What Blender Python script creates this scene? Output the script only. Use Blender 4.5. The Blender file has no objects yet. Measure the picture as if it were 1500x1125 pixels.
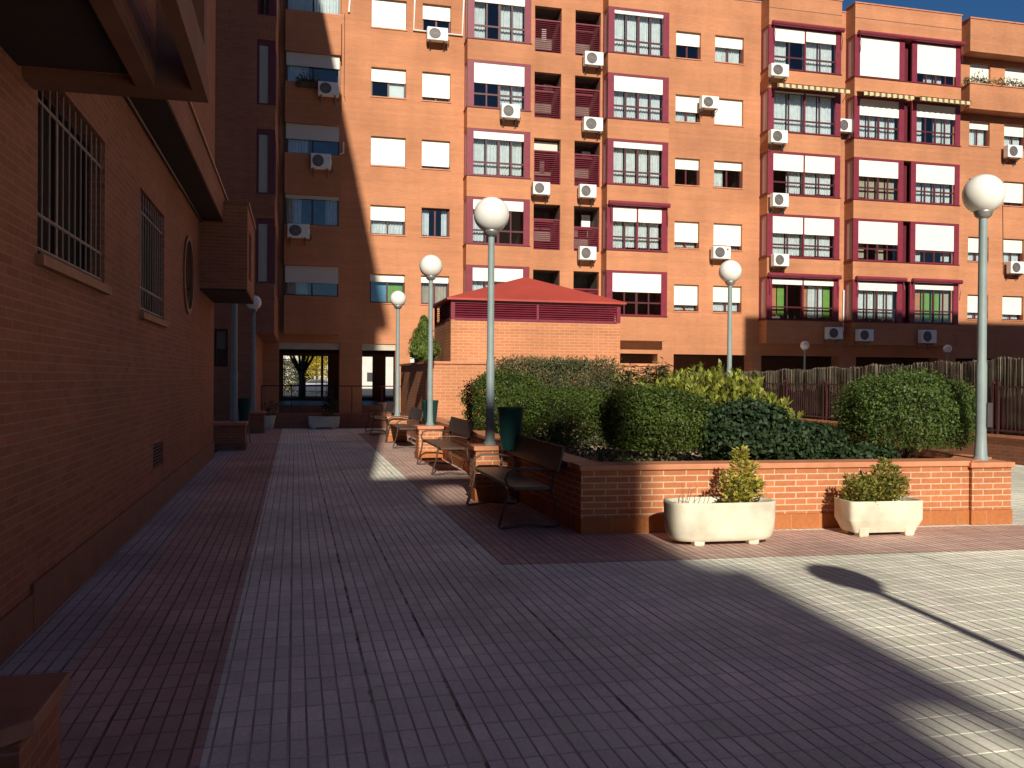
import bpy, math, random
import numpy as np
from mathutils import Vector, Matrix
random.seed(7); rng = np.random.default_rng(11)
sc = bpy.context.scene; COL = sc.collection
R = math.radians
# ------------------------------------------------------------------ camera
F = 1297.0
CAM_R = Matrix.Rotation(R(-13.77), 3, 'Z') @ Matrix.Rotation(R(90 - .36), 3, 'X') @ Matrix.Rotation(R(.42), 3, 'Z')
EYE = 1.6
def on_wall(px, py, Y):
    d = CAM_R @ Vector(((px - 750) / F, -(py - 562.5) / F, -1)); t = Y / d.y
    return d.x * t, EYE + d.z * t
cam = bpy.data.cameras.new('camera'); cam.sensor_width = 36; cam.lens = F / 1500 * 36
cam.clip_start = .05; cam.clip_end = 3000
co = bpy.data.objects.new('camera', cam); COL.objects.link(co)
co.matrix_world = Matrix.Translation((0, 0, EYE)) @ CAM_R.to_4x4(); sc.camera = co
# ------------------------------------------------------------------ light
SUN = Vector((.113, 1, -.515)).normalized()
EL = math.asin(-SUN.z)
w = bpy.data.worlds.new('World'); sc.world = w; w.use_nodes = True
nt = w.node_tree; bg = nt.nodes['Background']; sky = nt.nodes.new('ShaderNodeTexSky')
sky.sky_type = 'NISHITA'; sky.sun_disc = False; sky.sun_elevation = EL
sky.sun_rotation = math.atan2(-SUN.x, -SUN.y); sky.altitude = 650; sky.air_density = 1.0; sky.dust_density = .1; sky.ozone_density = 6
hs_ = nt.nodes.new('ShaderNodeHueSaturation'); hs_.inputs['Saturation'].default_value = 1.14; nt.links.new(sky.outputs[0], hs_.inputs['Color']); nt.links.new(hs_.outputs[0], bg.inputs[0]); bg.inputs[1].default_value = .05
sl = bpy.data.lights.new('sun', 'SUN'); sl.energy = 5.0; sl.angle = R(.53); sl.color = (1, .93, .80)
so = bpy.data.objects.new('sun', sl); COL.objects.link(so); so.rotation_euler = SUN.to_track_quat('-Z', 'Y').to_euler()
so.location = (0, -20, 60)
sc.view_settings.view_transform = 'Standard'; sc.view_settings.look = 'None'
sc.view_settings.exposure = 0.21; sc.view_settings.gamma = 1
sc.cycles.max_bounces = 8; sc.cycles.diffuse_bounces = 4; sc.cycles.transparent_max_bounces = 16

# ------------------------------------------------------------------ node helpers
class NT:
    def __init__(s, name):
        s.m = bpy.data.materials.new(name); s.m.use_nodes = True; s.t = s.m.node_tree
        s.b = s.t.nodes['Principled BSDF']; s.out = s.t.nodes['Material Output']
    def n(s, kind, **kw):
        nd = s.t.nodes.new(kind)
        for k, v in kw.items(): setattr(nd, k, v)
        return nd
    def l(s, a, b): s.t.links.new(a, b)
    def math(s, op, a, b=None, c=None, clamp=False):
        nd = s.n('ShaderNodeMath', operation=op, use_clamp=clamp)
        for i, v in enumerate((a, b, c)):
            if v is None: continue
            if isinstance(v, (int, float)): nd.inputs[i].default_value = v
            else: s.l(v, nd.inputs[i])
        return nd.outputs[0]
    def pos(s):
        g = s.n('ShaderNodeNewGeometry'); sp = s.n('ShaderNodeSeparateXYZ'); s.l(g.outputs['Position'], sp.inputs[0])
        sn = s.n('ShaderNodeSeparateXYZ'); s.l(g.outputs['True Normal'], sn.inputs[0])
        return g, sp.outputs, sn.outputs
    def noise(s, scale, vec=None, detail=3, rough=.55):
        nd = s.n('ShaderNodeTexNoise'); nd.inputs['Scale'].default_value = scale
        nd.inputs['Detail'].default_value = detail; nd.inputs['Roughness'].default_value = rough
        if vec is None:
            g = s.n('ShaderNodeNewGeometry'); vec = g.outputs['Position']
        s.l(vec, nd.inputs['Vector']); return nd.outputs[0]
    def rng(s, v, a, b, c, d, smooth=False):
        nd = s.n('ShaderNodeMapRange'); s.l(v, nd.inputs[0])
        if smooth: nd.interpolation_type = 'SMOOTHSTEP'
        for i, x in enumerate((a, b, c, d)): nd.inputs[i + 1].default_value = x
        return nd.outputs[0]
    def mix(s, fac, a, b, mode='MIX'):
        nd = s.n('ShaderNodeMix', data_type='RGBA', blend_type=mode)
        if isinstance(fac, (int, float)): nd.inputs[0].default_value = fac
        else: s.l(fac, nd.inputs[0])
        for i, v in ((6, a), (7, b)):
            if isinstance(v, (tuple, list)): nd.inputs[i].default_value = (*v[:3], 1)
            else: s.l(v, nd.inputs[i])
        return nd.outputs[2]
    def bump(s, h, strength=.5, dist=.01):
        nd = s.n('ShaderNodeBump'); nd.inputs['Strength'].default_value = strength; nd.inputs['Distance'].default_value = dist
        s.l(h, nd.inputs['Height']); s.l(nd.outputs[0], s.b.inputs['Normal'])
    def gray(s, v):
        nd = s.n('ShaderNodeCombineColor')
        for i in range(3): s.l(v, nd.inputs[i])
        return nd.outputs[0]

def plain(name, col, rough=.6, var=.12, scale=9., metal=0, spec=.4, bump=0):
    t = NT(name); nz = t.noise(scale, detail=5)
    f = t.rng(nz, .3, .7, 1 - var, 1 + var)
    t.l(t.mix(1, col, t.gray(f), 'MULTIPLY'), t.b.inputs['Base Color'])
    t.b.inputs['Roughness'].default_value = rough; t.b.inputs['Metallic'].default_value = metal
    t.b.inputs['Specular IOR Level'].default_value = spec
    if bump: t.bump(nz, .5, bump)
    return t.m

def brick(name, c1, c2, mortar, bw=.245, bh=.062, ms=.006, stain=.16, bumpd=.004, uaxis=None):
    t = NT(name); g, p, nn = t.pos()
    ax = t.math('ABSOLUTE', nn[0]); az = t.math('ABSOLUTE', nn[2])
    isx = t.math('GREATER_THAN', ax, .7); isz = t.math('GREATER_THAN', az, .7)
    u = t.math('ADD', t.math('MULTIPLY', p[1], isx), t.math('MULTIPLY', p[0], t.math('SUBTRACT', 1, isx)))
    v = t.math('ADD', t.math('MULTIPLY', p[1], isz), t.math('MULTIPLY', p[2], t.math('SUBTRACT', 1, isz)))
    cb = t.n('ShaderNodeCombineXYZ'); t.l(u, cb.inputs[0]); t.l(v, cb.inputs[1])
    br = t.n('ShaderNodeTexBrick'); t.l(cb.outputs[0], br.inputs['Vector'])
    for k, x in (('Scale', 1), ('Mortar Size', ms), ('Mortar Smooth', .2), ('Bias', 0), ('Brick Width', bw), ('Row Height', bh)): br.inputs[k].default_value = x
    br.inputs['Color1'].default_value = (*c1, 1); br.inputs['Color2'].default_value = (*c2, 1); br.inputs['Mortar'].default_value = (*mortar, 1)
    nz = t.noise(.35, detail=4); f1 = t.rng(nz, .3, .7, 1 - stain, 1 + stain)
    # horizontal courses weather a little differently
    rowv = t.n('ShaderNodeTexWhiteNoise', noise_dimensions='1D'); t.l(t.math('FLOOR', t.math('DIVIDE', v, bh * 2)), rowv.inputs['W'])
    f2 = t.rng(rowv.outputs[0], 0, 1, .95, 1.05)
    fine = t.rng(t.noise(30, detail=3), .3, .7, .9, 1.1)
    mp = t.n('ShaderNodeMapping'); mp.inputs['Scale'].default_value = (1.6, 1.6, .16); t.l(g.outputs['Position'], mp.inputs[0])
    f = t.math('MULTIPLY', t.math('MULTIPLY', t.math('MULTIPLY', f1, f2), fine), t.rng(t.noise(1.0, mp.outputs[0], 5, .6), .3, .7, .93, 1.06))
    t.l(t.mix(1, br.outputs['Color'], t.gray(f), 'MULTIPLY'), t.b.inputs['Base Color'])
    t.b.inputs['Roughness'].default_value = .85; t.b.inputs['Specular IOR Level'].default_value = .25
    h = t.math('SUBTRACT', 1, br.outputs['Fac']); t.bump(t.math('ADD', h, t.math('MULTIPLY', fine, .3)), .6, bumpd)
    return t.m

def paving(name, base, alt, groove, off=0.0, mottled=.32):
    t = NT(name); g, p, nn = t.pos()
    u = t.math('ADD', p[0], 100.02 + off); v = t.math('ADD', p[1], 100.0)
    wob = t.math('MULTIPLY', t.math('SUBTRACT', t.noise(6., detail=2), .5), .004)
    u2 = t.math('ADD', u, wob); v2 = t.math('ADD', v, wob)
    def gr(x, per, wd): return t.rng(t.math('PINGPONG', x, per / 2), wd * .45, wd, 0, 1, True)
    lu = gr(u2, .08, .0062); lj = gr(u2, .4, .0095); fv = t.math('MULTIPLY', t.math('FRACT', t.math('DIVIDE', v2, .2)), .2); lv = t.rng(fv, .002, .017, 0, 1, True); lvj = gr(v2, .4, .006)
    h = t.math('MINIMUM', t.math('MINIMUM', lu, lj), lv); hd = t.math('MINIMUM', t.math('MINIMUM', lu, lj), t.rng(lvj, 0, 1, .6, 1))
    # per tile and per strip tone
    cu = t.math('FLOOR', t.math('DIVIDE', u, .4)); cv = t.math('FLOOR', t.math('DIVIDE', v, .4)); su = t.math('FLOOR', t.math('DIVIDE', u, .08)); sv = t.math('FLOOR', t.math('DIVIDE', v, .2))
    def wn(a, b):
        c = t.n('ShaderNodeCombineXYZ'); t.l(a, c.inputs[0]); t.l(b, c.inputs[1])
        nd = t.n('ShaderNodeTexWhiteNoise', noise_dimensions='2D'); t.l(c.outputs[0], nd.inputs['Vector']); return nd.outputs[0]
    tile = wn(cu, cv); strip = wn(su, sv)
    col = t.mix(t.rng(tile, .0, 1, 0, 1), base, alt)
    st2 = wn(su, t.math('ADD', sv, 37.3)); col = t.mix(t.math('MULTIPLY', t.math('GREATER_THAN', st2, .62), .4), col, tuple(x * y for x, y in zip(base, (.86, .90, .84))))
    col = t.mix(t.math('MULTIPLY', t.math('LESS_THAN', st2, .2), .4), col, tuple(x * y for x, y in zip(base, (1.08, 1.0, 1.06))))
    f = t.math('MULTIPLY', t.rng(strip, 0, 1, .93, 1.06), t.rng(t.noise(.55, detail=6, rough=.65), .3, .7, 1 - mottled, 1 + mottled))
    f = t.math('MULTIPLY', f, t.rng(t.noise(45, detail=3), .3, .7, .9, 1.1))
    # dark spots of old gum and grime
    vo = t.n('ShaderNodeTexVoronoi'); vo.inputs['Scale'].default_value = 1.1; t.l(g.outputs['Position'], vo.inputs['Vector'])
    f = t.math('MULTIPLY', f, t.rng(vo.outputs['Distance'], .015, .03, .55, 1))
    col = t.mix(1, col, t.gray(f), 'MULTIPLY')
    w1 = t.n('ShaderNodeTexWhiteNoise', noise_dimensions='1D'); t.l(t.math('FLOOR', t.math('ADD', t.math('DIVIDE', u, .4), .5)), w1.inputs['W'])
    jd = t.math('MULTIPLY', t.math('MULTIPLY', t.math('SUBTRACT', 1, gr(t.math('ADD', u2, t.math('MULTIPLY', t.math('SUBTRACT', t.noise(14., detail=3), .5), .02)), .4, .013)), t.math('GREATER_THAN', w1.outputs[0], .7)), t.rng(t.noise(3.5, detail=4), .45, .6, 0, .9))
    dirt = t.rng(t.noise(2.2, detail=4), .35, .65, .35, 1)
    gm = t.math('MULTIPLY', t.math('SUBTRACT', 1, hd), dirt)
    t.l(t.mix(jd, t.mix(gm, col, groove), (.05, .045, .045)), t.b.inputs['Base Color'])
    t.b.inputs['Roughness'].default_value = .72; t.b.inputs['Specular IOR Level'].default_value = .35
    t.bump(t.math('ADD', h, t.math('MULTIPLY', t.noise(70, detail=2), .05)), .9, .012)
    return t.m

def blind_mat(name, col):
    t = NT(name); g, p, nn = t.pos()
    d = t.math('PINGPONG', p[2], .024); h = t.rng(d, 0, .006, 0, 1, True)
    t.l(t.mix(h, tuple(c * .72 for c in col), col), t.b.inputs['Base Color'])
    t.b.inputs['Roughness'].default_value = .5; t.bump(h, .4, .004); return t.m

def leafmat(name, cols, trans=.25, rough=.5, spec=.25):
    t = NT(name); g = t.n('ShaderNodeNewGeometry')
    cr = t.n('ShaderNodeValToRGB'); t.l(g.outputs['Random Per Island'], cr.inputs[0])
    e = cr.color_ramp.elements
    for i, c in enumerate(cols):
        el = e[i] if i < 2 else e.new(1)
        el.color = (*c, 1)
    for i, el in enumerate(e): el.position = i / (len(cols) - 1)
    f = t.rng(t.noise(3.2, detail=3), .3, .7, .65, 1.35)
    col = t.mix(1, cr.outputs[0], t.gray(f), 'MULTIPLY')
    t.l(col, t.b.inputs['Base Color']); t.b.inputs['Roughness'].default_value = rough; t.b.inputs['Specular IOR Level'].default_value = spec
    tr = t.n('ShaderNodeBsdfTranslucent'); t.l(col, tr.inputs[0])
    mx = t.n('ShaderNodeMixShader'); mx.inputs[0].default_value = trans
    t.l(t.b.outputs[0], mx.inputs[1]); t.l(tr.outputs[0], mx.inputs[2]); t.l(mx.outputs[0], t.out.inputs[0]); return t.m

def glass(name, tint=(.75, .82, .85), base=.06):
    t = NT(name); t.t.nodes.remove(t.b)
    fr = t.n('ShaderNodeFresnel'); fr.inputs[0].default_value = 1.5
    f = t.math('ADD', t.math('MULTIPLY', fr.outputs[0], 1.0), base, clamp=True)
    tr = t.n('ShaderNodeBsdfTransparent'); tr.inputs[0].default_value = (*tint, 1)
    gl = t.n('ShaderNodeBsdfGlossy'); gl.inputs['Roughness'].default_value = .015
    mx = t.n('ShaderNodeMixShader'); t.l(f, mx.inputs[0]); t.l(tr.outputs[0], mx.inputs[1]); t.l(gl.outputs[0], mx.inputs[2])
    t.l(mx.outputs[0], t.out.inputs[0]); return t.m

M = {}
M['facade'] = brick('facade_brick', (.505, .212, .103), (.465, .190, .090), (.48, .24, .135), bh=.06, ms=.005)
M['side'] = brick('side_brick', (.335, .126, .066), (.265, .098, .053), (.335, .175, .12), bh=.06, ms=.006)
M['planter'] = brick('planter_brick', (.46, .165, .068), (.40, .135, .056), (.56, .385, .245), bw=.25, bh=.066, ms=.0075, stain=.1)
M['shed'] = brick('shed_brick', (.51, .208, .095), (.465, .178, .082), (.57, .33, .20), bw=.26, bh=.075, ms=.007)
M['coping'] = plain('terracotta_coping', (.52, .21, .105), .6, .15, 6)
M['coping_dark'] = plain('dark_coping', (.30, .135, .08), .65, .2, 6)  # darker tone of the terracotta coping
M['skirt'] = brick('terracotta_skirting', (.42, .15, .05), (.37, .13, .045), (.45, .22, .10), bw=.335, bh=.4, ms=.004, stain=.15, bumpd=.002)
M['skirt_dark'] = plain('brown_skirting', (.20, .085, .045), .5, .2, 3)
M['maroon'] = plain('maroon_paint', (.20, .026, .045), .35, .12, 4)
M['maroon_dark'] = plain('dark_maroon_paint', (.11, .014, .022), .4, .15, 4)
M['mullion'] = plain('dark_mullion', (.085, .018, .024), .4, .1)
M['roofred'] = plain('red_sheet_roof', (.38, .055, .038), .5, .12, 1.2)
M['frame_dark'] = plain('bronze_window_frame', (.06, .02, .018), .35, .1)
M['white'] = plain('white_enamel', (.78, .77, .72), .4, .05, 6)
M['blind'] = blind_mat('white_roller_blind', (.84, .81, .70))
M['blind_grey'] = blind_mat('grey_roller_blind', (.62, .58, .52))
M['curtain'] = plain('white_curtain', (.80, .80, .76), .9, .1, 5)
M['curtain_beige'] = plain('beige_curtain', (.55, .45, .33), .9, .12, 5)
M['curtain_green'] = plain('green_curtain', (.24, .42, .09), .9, .12, 5)
M['curtain_orange'] = plain('orange_curtain', (.62, .27, .12), .9, .12, 5)
M['curtain_blue'] = plain('blue_curtain', (.20, .40, .55), .9, .12, 5)
M['interior'] = plain('room_interior', (.16, .13, .11), .9, .3, 1.5)
M['glass'] = glass('window_glass')
M['glass_grey'] = glass('side_glass', (.45, .45, .45), .1)
M['matt_pane'] = plain('matt_dark_pane', (.012, .009, .010), .7, .2, 2, spec=.04)  # near-black matt colour keeps the facade reflection out of these panes
M['side_panel'] = plain('pale_side_panel', (.50, .38, .34), .5, .1)
M['globe'] = plain('opal_globe', (.80, .78, .72), .22, .06, 3, spec=.5)
M['pole'] = plain('galvanised_green_pole', (.22, .275, .27), .5, .10, 6)
M['galv'] = plain('galvanised_steel', (.34, .33, .31), .4, .15, 10, metal=.6)
M['steel'] = plain('rusty_tube', (.07, .045, .035), .45, .3, 25)
M['wall_dark'] = brick('shaded_brick', (.30, .115, .06), (.25, .09, .048), (.27, .17, .12), bw=.25, bh=.066, ms=.007)  # planter brick with the fence wall's shade put into a darker colour
M['wood'] = plain('dark_stained_board', (.065, .034, .022), .45, .35, 18)
M['bin'] = plain('green_plastic_bin', (.008, .052, .043), .4, .15, 6)
M['pot'] = plain('white_concrete_pot', (.64, .585, .445), .8, .22, 3.5, bump=.006)
M['soil'] = plain('dry_soil', (.42, .30, .19), .95, .4, 5, bump=.02)
M['soil_dark'] = plain('dark_soil', (.09, .06, .04), .95, .4, 8, bump=.02)
M['concrete'] = plain('pale_concrete_beam', (.50, .44, .35), .8, .12, 3)
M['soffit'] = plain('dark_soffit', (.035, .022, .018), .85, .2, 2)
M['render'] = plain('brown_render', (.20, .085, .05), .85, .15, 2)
M['iron'] = plain('dark_iron', (.055, .045, .045), .45, .15)
M['iron_grey'] = plain('grey_iron', (.20, .16, .15), .45, .15)
M['dark'] = plain('dark_grille', (.03, .03, .03), .5, .1)
M['acgrey'] = plain('grey_fan_grille', (.10, .10, .10), .5, .1)
M['badge'] = plain('red_badge', (.45, .02, .05), .4, .05)
M['bark'] = plain('grey_brown_bark', (.10, .07, .05), .9, .35, 14, bump=.01)
M['thatch'] = leafmat('heather_thatch', [(.20, .165, .125), (.23, .19, .145), (.27, .225, .17), (.215, .175, .13)], .05, .9, .1)
M['rail_maroon'] = plain('maroon_fence_bar', (.055, .014, .018), .45, .15)
M['hedge'] = leafmat('privet_leaf', [(.030, .055, .010), (.060, .095, .016), (.10, .135, .024), (.04, .065, .012)])
M['hedge_light'] = leafmat('light_privet_leaf', [(.035, .065, .013), (.065, .11, .022), (.11, .15, .036), (.05, .085, .018)])
M['hedge_grey'] = leafmat('grey_green_leaf', [(.045, .058, .024), (.075, .09, .038), (.12, .13, .06), (.055, .068, .03)], .15)
M['ivy'] = leafmat('dark_ivy_leaf', [(.014, .030, .011), (.024, .046, .018), (.040, .066, .028)], .12, .55, .18)
M['laurel'] = leafmat('yellow_green_leaf', [(.20, .23, .030), (.30, .33, .05), (.40, .40, .08), (.14, .18, .028)], .3, .4)
M['oleander'] = leafmat('long_green_leaf', [(.05, .08, .018), (.09, .13, .028), (.14, .17, .045), (.16, .09, .04)], .2)
M['euonymus'] = leafmat('variegated_leaf', [(.48, .42, .05), (.60, .50, .10), (.24, .27, .04), (.58, .48, .15)], .25)
M['euonymus_dark'] = leafmat('variegated_dark_leaf', [(.30, .28, .04), (.11, .14, .024), (.44, .37, .10), (.14, .165, .03)], .2)
M['cypress'] = leafmat('cypress_leaf', [(.055, .095, .016), (.095, .14, .022), (.15, .19, .035)], .15)
M['autumn'] = leafmat('autumn_leaf', [(.55, .42, .05), (.65, .52, .09), (.40, .34, .05)], .45)
M['scrub'] = leafmat('scrub_leaf', [(.06, .07, .03), (.12, .12, .05), (.10, .09, .05)], .2)
M['rust'] = plain('dry_twig', (.20, .10, .06), .9, .2)
M['paint_grey'] = plain('grey_car_paint', (.035, .045, .07), .25, .05)
M['tyre'] = plain('tyre_rubber', (.02, .02, .02), .8, .1)
M['render_pale'] = plain('pale_render', (.62, .58, .52), .8, .08, 1)
M['asphalt'] = plain('asphalt', (.06, .06, .06), .85, .2, 4)
M['pave'] = paving('grey_tile', (.80, .775, .635), (.74, .715, .60), (.25, .235, .215))
M['pave_blue'] = paving('blue_grey_tile', (.43, .385, .375), (.39, .345, .345), (.08, .075, .08))
M['pave_red'] = paving('red_tile', (.52, .345, .285), (.465, .30, .25), (.11, .07, .065))
t_ = NT('awning_stripe'); g_, p_, n_ = t_.pos()
t_.l(t_.mix(t_.math('GREATER_THAN', t_.math('FRACT', t_.math('DIVIDE', p_[0], .30)), .6), (.62, .50, .26), (.14, .12, .07)), t_.b.inputs['Base Color'])
M['awning'] = t_.m

# ------------------------------------------------------------------ mesh helpers
class MB:
    def __init__(s): s.v = []; s.f = []
    def quad(s, *p):
        i = len(s.v); s.v += [tuple(q) for q in p]; s.f.append(tuple(range(i, i + len(p)))); return s
    def box(s, x0, y0, z0, x1, y1, z1, mat=None):
        i = len(s.v); pts = [(x, y, z) for z in (z0, z1) for y in (y0, y1) for x in (x0, x1)]
        if mat is not None: pts = [tuple(mat @ Vector(p)) for p in pts]
        s.v += pts
        for a in ((0, 2, 3, 1), (4, 5, 7, 6), (0, 1, 5, 4), (2, 6, 7, 3), (0, 4, 6, 2), (1, 3, 7, 5)): s.f.append(tuple(i + k for k in a))
        return s
    def rings(s, rings, close=True, cap0=True, cap1=True):
        i = len(s.v); n = len(rings[0])
        for r in rings: s.v += [tuple(p) for p in r]
        for a in range(len(rings) - 1):
            for k in range(n if close else n - 1):
                k2 = (k + 1) % n; s.f.append((i + a * n + k, i + a * n + k2, i + (a + 1) * n + k2, i + (a + 1) * n + k))
        if cap0: s.f.append(tuple(i + k for k in range(n - 1, -1, -1)))
        if cap1: s.f.append(tuple(i + (len(rings) - 1) * n + k for k in range(n)))
        return s
    def lathe(s, c, prof, n=24, cap0=True, cap1=True):
        return s.rings([[(c[0] + r * math.cos(2 * math.pi * k / n), c[1] + r * math.sin(2 * math.pi * k / n), c[2] + z) for k in range(n)] for r, z in prof], True, cap0, cap1)
    def tube(s, path, r, n=8, r1=None):
        path = [Vector(p) for p in path]; rs = []; prev = None
        for i, p in enumerate(path):
            d = (path[min(i + 1, len(path) - 1)] - path[max(i - 1, 0)]).normalized()
            if prev is None:
                a = Vector((0, 0, 1)) if abs(d.z) < .9 else Vector((1, 0, 0)); u = d.cross(a).normalized()
            else: u = (prev - d * prev.dot(d)).normalized()
            prev = u; vv = d.cross(u); rr = r if r1 is None else r + (r1 - r) * i / (len(path) - 1)
            rs.append([p + u * rr * math.cos(2 * math.pi * k / n) + vv * rr * math.sin(2 * math.pi * k / n) for k in range(n)])
        return s.rings(rs)
    def prism(s, poly, z0, z1):
        return s.rings([[(x, y, z0) for x, y in poly], [(x, y, z1) for x, y in poly]])
    def sphere(s, c, r, seg=32, ring=20, sx=1, sy=1, sz=1):
        prof = [(r * math.sin(math.pi * j / ring), -r * math.cos(math.pi * j / ring)) for j in range(1, ring)]
        return s.rings([[(c[0] + sx * q * math.cos(2 * math.pi * k / seg), c[1] + sy * q * math.sin(2 * math.pi * k / seg), c[2] + sz * z) for k in range(seg)] for q, z in prof])
    def build(s, name, mat, parent=None, smooth=False, bevel=0, loc=None):
        me = bpy.data.meshes.new(name); me.from_pydata(s.v, [], s.f); me.materials.append(mat)
        if smooth:
            for p in me.polygons: p.use_smooth = True
        o = bpy.data.objects.new(name, me); COL.objects.link(o)
        if parent is not None: o.parent = parent
        if loc is not None: o.location = loc
        if bevel:
            b = o.modifiers.new('bevel', 'BEVEL'); b.width = bevel; b.segments = 2; b.limit_method = 'ANGLE'; b.angle_limit = R(40)
        if smooth == 'angle':
            try: me.set_sharp_from_angle(angle=R(40))
            except Exception: pass
        return o
def tag(o, label=None, cat=None, group=None, kind=None):
    if label: o['label'] = label
    if cat: o['category'] = cat
    if group: o['group'] = group
    if kind: o['kind'] = kind
    return o
def thing(name, label, cat, loc=(0, 0, 0), rz=0, group=None):
    o = bpy.data.objects.new(name, None); COL.objects.link(o); o.location = loc; o.rotation_euler = (0, 0, rz)
    o.empty_display_size = .2
    return tag(o, label, cat, group)
def copy_tree(o, parent=None):
    c = o.copy(); COL.objects.link(c)
    if parent is not None: c.parent = parent
    for ch in list(o.children): copy_tree(ch, c)
    return c
def dup(o, label, loc, rz=None):
    c = copy_tree(o); c.location = loc; c['label'] = label
    if rz is not None: c.rotation_euler = (0, 0, rz)
    return c
def structure(mb, name, mat): return tag(mb.build(name, mat), kind='structure')

def panel(mb, mapf, u0, u1, v0, v1, holes, depth):
    """flat wall with rectangular openings and their reveals; mapf(u, v, d)"""
    us = sorted({u0, u1, *[h[0] for h in holes], *[h[1] for h in holes]}); vs = sorted({v0, v1, *[h[2] for h in holes], *[h[3] for h in holes]})
    us = [u for u in us if u0 <= u <= u1]; vs = [v for v in vs if v0 <= v <= v1]
    for a, b in zip(us, us[1:]):
        cu = (a + b) / 2; run = None
        for c, d in zip(vs, vs[1:]):
            cv = (c + d) / 2
            if any(h[0] < cu < h[1] and h[2] < cv < h[3] for h in holes):
                if run: mb.quad(mapf(a, run[0], 0), mapf(b, run[0], 0), mapf(b, run[1], 0), mapf(a, run[1], 0)); run = None
            else: run = (run[0], d) if run else (c, d)
        if run: mb.quad(mapf(a, run[0], 0), mapf(b, run[0], 0), mapf(b, run[1], 0), mapf(a, run[1], 0))
    for a, b, c, d in holes:
        mb.quad(mapf(a, c, 0), mapf(b, c, 0), mapf(b, c, depth), mapf(a, c, depth))
        mb.quad(mapf(a, d, 0), mapf(a, d, depth), mapf(b, d, depth), mapf(b, d, 0))
        mb.quad(mapf(a, c, 0), mapf(a, c, depth), mapf(a, d, depth), mapf(a, d, 0))
        mb.quad(mapf(b, c, 0), mapf(b, d, 0), mapf(b, d, depth), mapf(b, c, depth))

def leaf_mesh(name, mat, P, N, size, parent, aspect=.5, jit=.8, fold=.0, up=0.0, along=None, n_override=None):
    """diamond leaves at points P, facing roughly N"""
    n = len(P)
    nr = N + rng.normal(0, jit, (n, 3)); nr /= np.linalg.norm(nr, axis=1, keepdims=True) + 1e-9
    if along is None:
        d = rng.normal(0, 1, (n, 3)); d[:, 2] += up
    else: d = along + rng.normal(0, .25, (n, 3))
    d -= nr * (d * nr).sum(1, keepdims=True); d /= np.linalg.norm(d, axis=1, keepdims=True) + 1e-9
    s = np.cross(nr, d); L = (size * rng.uniform(.65, 1.3, n))[:, None]; W = L * aspect
    V = np.empty((n, 4, 3)); V[:, 0] = P; V[:, 1] = P + d * L * .45 + s * W * .5 + nr * L * fold; V[:, 2] = P + d * L; V[:, 3] = P + d * L * .45 - s * W * .5 + nr * L * fold
    me = bpy.data.meshes.new(name); me.vertices.add(n * 4); me.vertices.foreach_set('co', V.ravel())
    me.loops.add(n * 4); me.loops.foreach_set('vertex_index', np.arange(n * 4, dtype=np.int32))
    me.polygons.add(n); me.polygons.foreach_set('loop_start', np.arange(0, n * 4, 4, dtype=np.int32)); me.polygons.foreach_set('loop_total', np.full(n, 4, dtype=np.int32))
    me.update(calc_edges=True); me.materials.append(mat)
    o = bpy.data.objects.new(name, me); COL.objects.link(o); o.parent = parent; return o

def lumpy(c, r, n, power=2.6, thick=.16, lump=.09, zmin=None, seed=0, freq=3.0):
    """points in the outer shell of a clipped bush: superellipsoid with lumps"""
    g = np.random.default_rng(seed); d = g.normal(0, 1, (n, 3)); d /= np.linalg.norm(d, axis=1, keepdims=True)
    s = 1 / (np.abs(d) ** power).sum(1) ** (1 / power)
    ph = g.uniform(0, 6.28, (6, 3)); k = g.normal(0, freq, (6, 3)); lm = np.zeros(n)
    for i in range(6): lm += np.sin(d @ k[i] + ph[i, 0]) / 3
    k2 = g.normal(0, freq * 3.2, (6, 3))
    for i in range(6): lm += .5 * np.sin(d @ k2[i] + ph[i, 1]) / 3
    depth = np.abs(g.normal(0, thick, n)); out = g.random(n) < .08; depth = np.where(out, -g.uniform(0, .11, n), depth)
    rad = s * (1 + lump * lm) * np.clip(1 - depth, .25, 1.2)
    P = d * rad[:, None] * np.array(r); N = d / np.array(r); N /= np.linalg.norm(N, axis=1, keepdims=True)
    P = P + np.array(c)
    if zmin is not None: m = P[:, 2] > zmin; P, N = P[m], N[m]
    return P, N

def bush(name, label, cat, c, r, mat, n=14000, size=.045, zbase=.6, group=None, stems=5, power=2.6, thick=.16, lump=.09, zmin=None, seed=1, aspect=.55, jit=.8, up=0.):
    root = thing(name, label, cat, (c[0], c[1], zbase), 0, group)
    P, N = lumpy((0, 0, c[2] - zbase), r, n, power, thick, lump, None if zmin is None else zmin - zbase, seed)
    leaf_mesh('foliage', mat, P, N, size, root, aspect, jit, .06, up)
    mb = MB(); rr = random.Random(seed)
    for i in range(stems):
        a = rr.uniform(0, 6.28); q = rr.uniform(0, .25) * r[0]; x, y = q * math.cos(a), q * math.sin(a)
        tip = (x * 2 + rr.uniform(-.5, .5) * r[0], y * 2 + rr.uniform(-.5, .5) * r[1], c[2] - zbase + r[2] * .4)
        mb.tube([(x, y, -.02), ((x + tip[0]) / 2 + .03, (y + tip[1]) / 2, tip[2] * .5), tip], .022, 6, .008)
    mb.build('stem', M['bark'], root, True)
    return root

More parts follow.
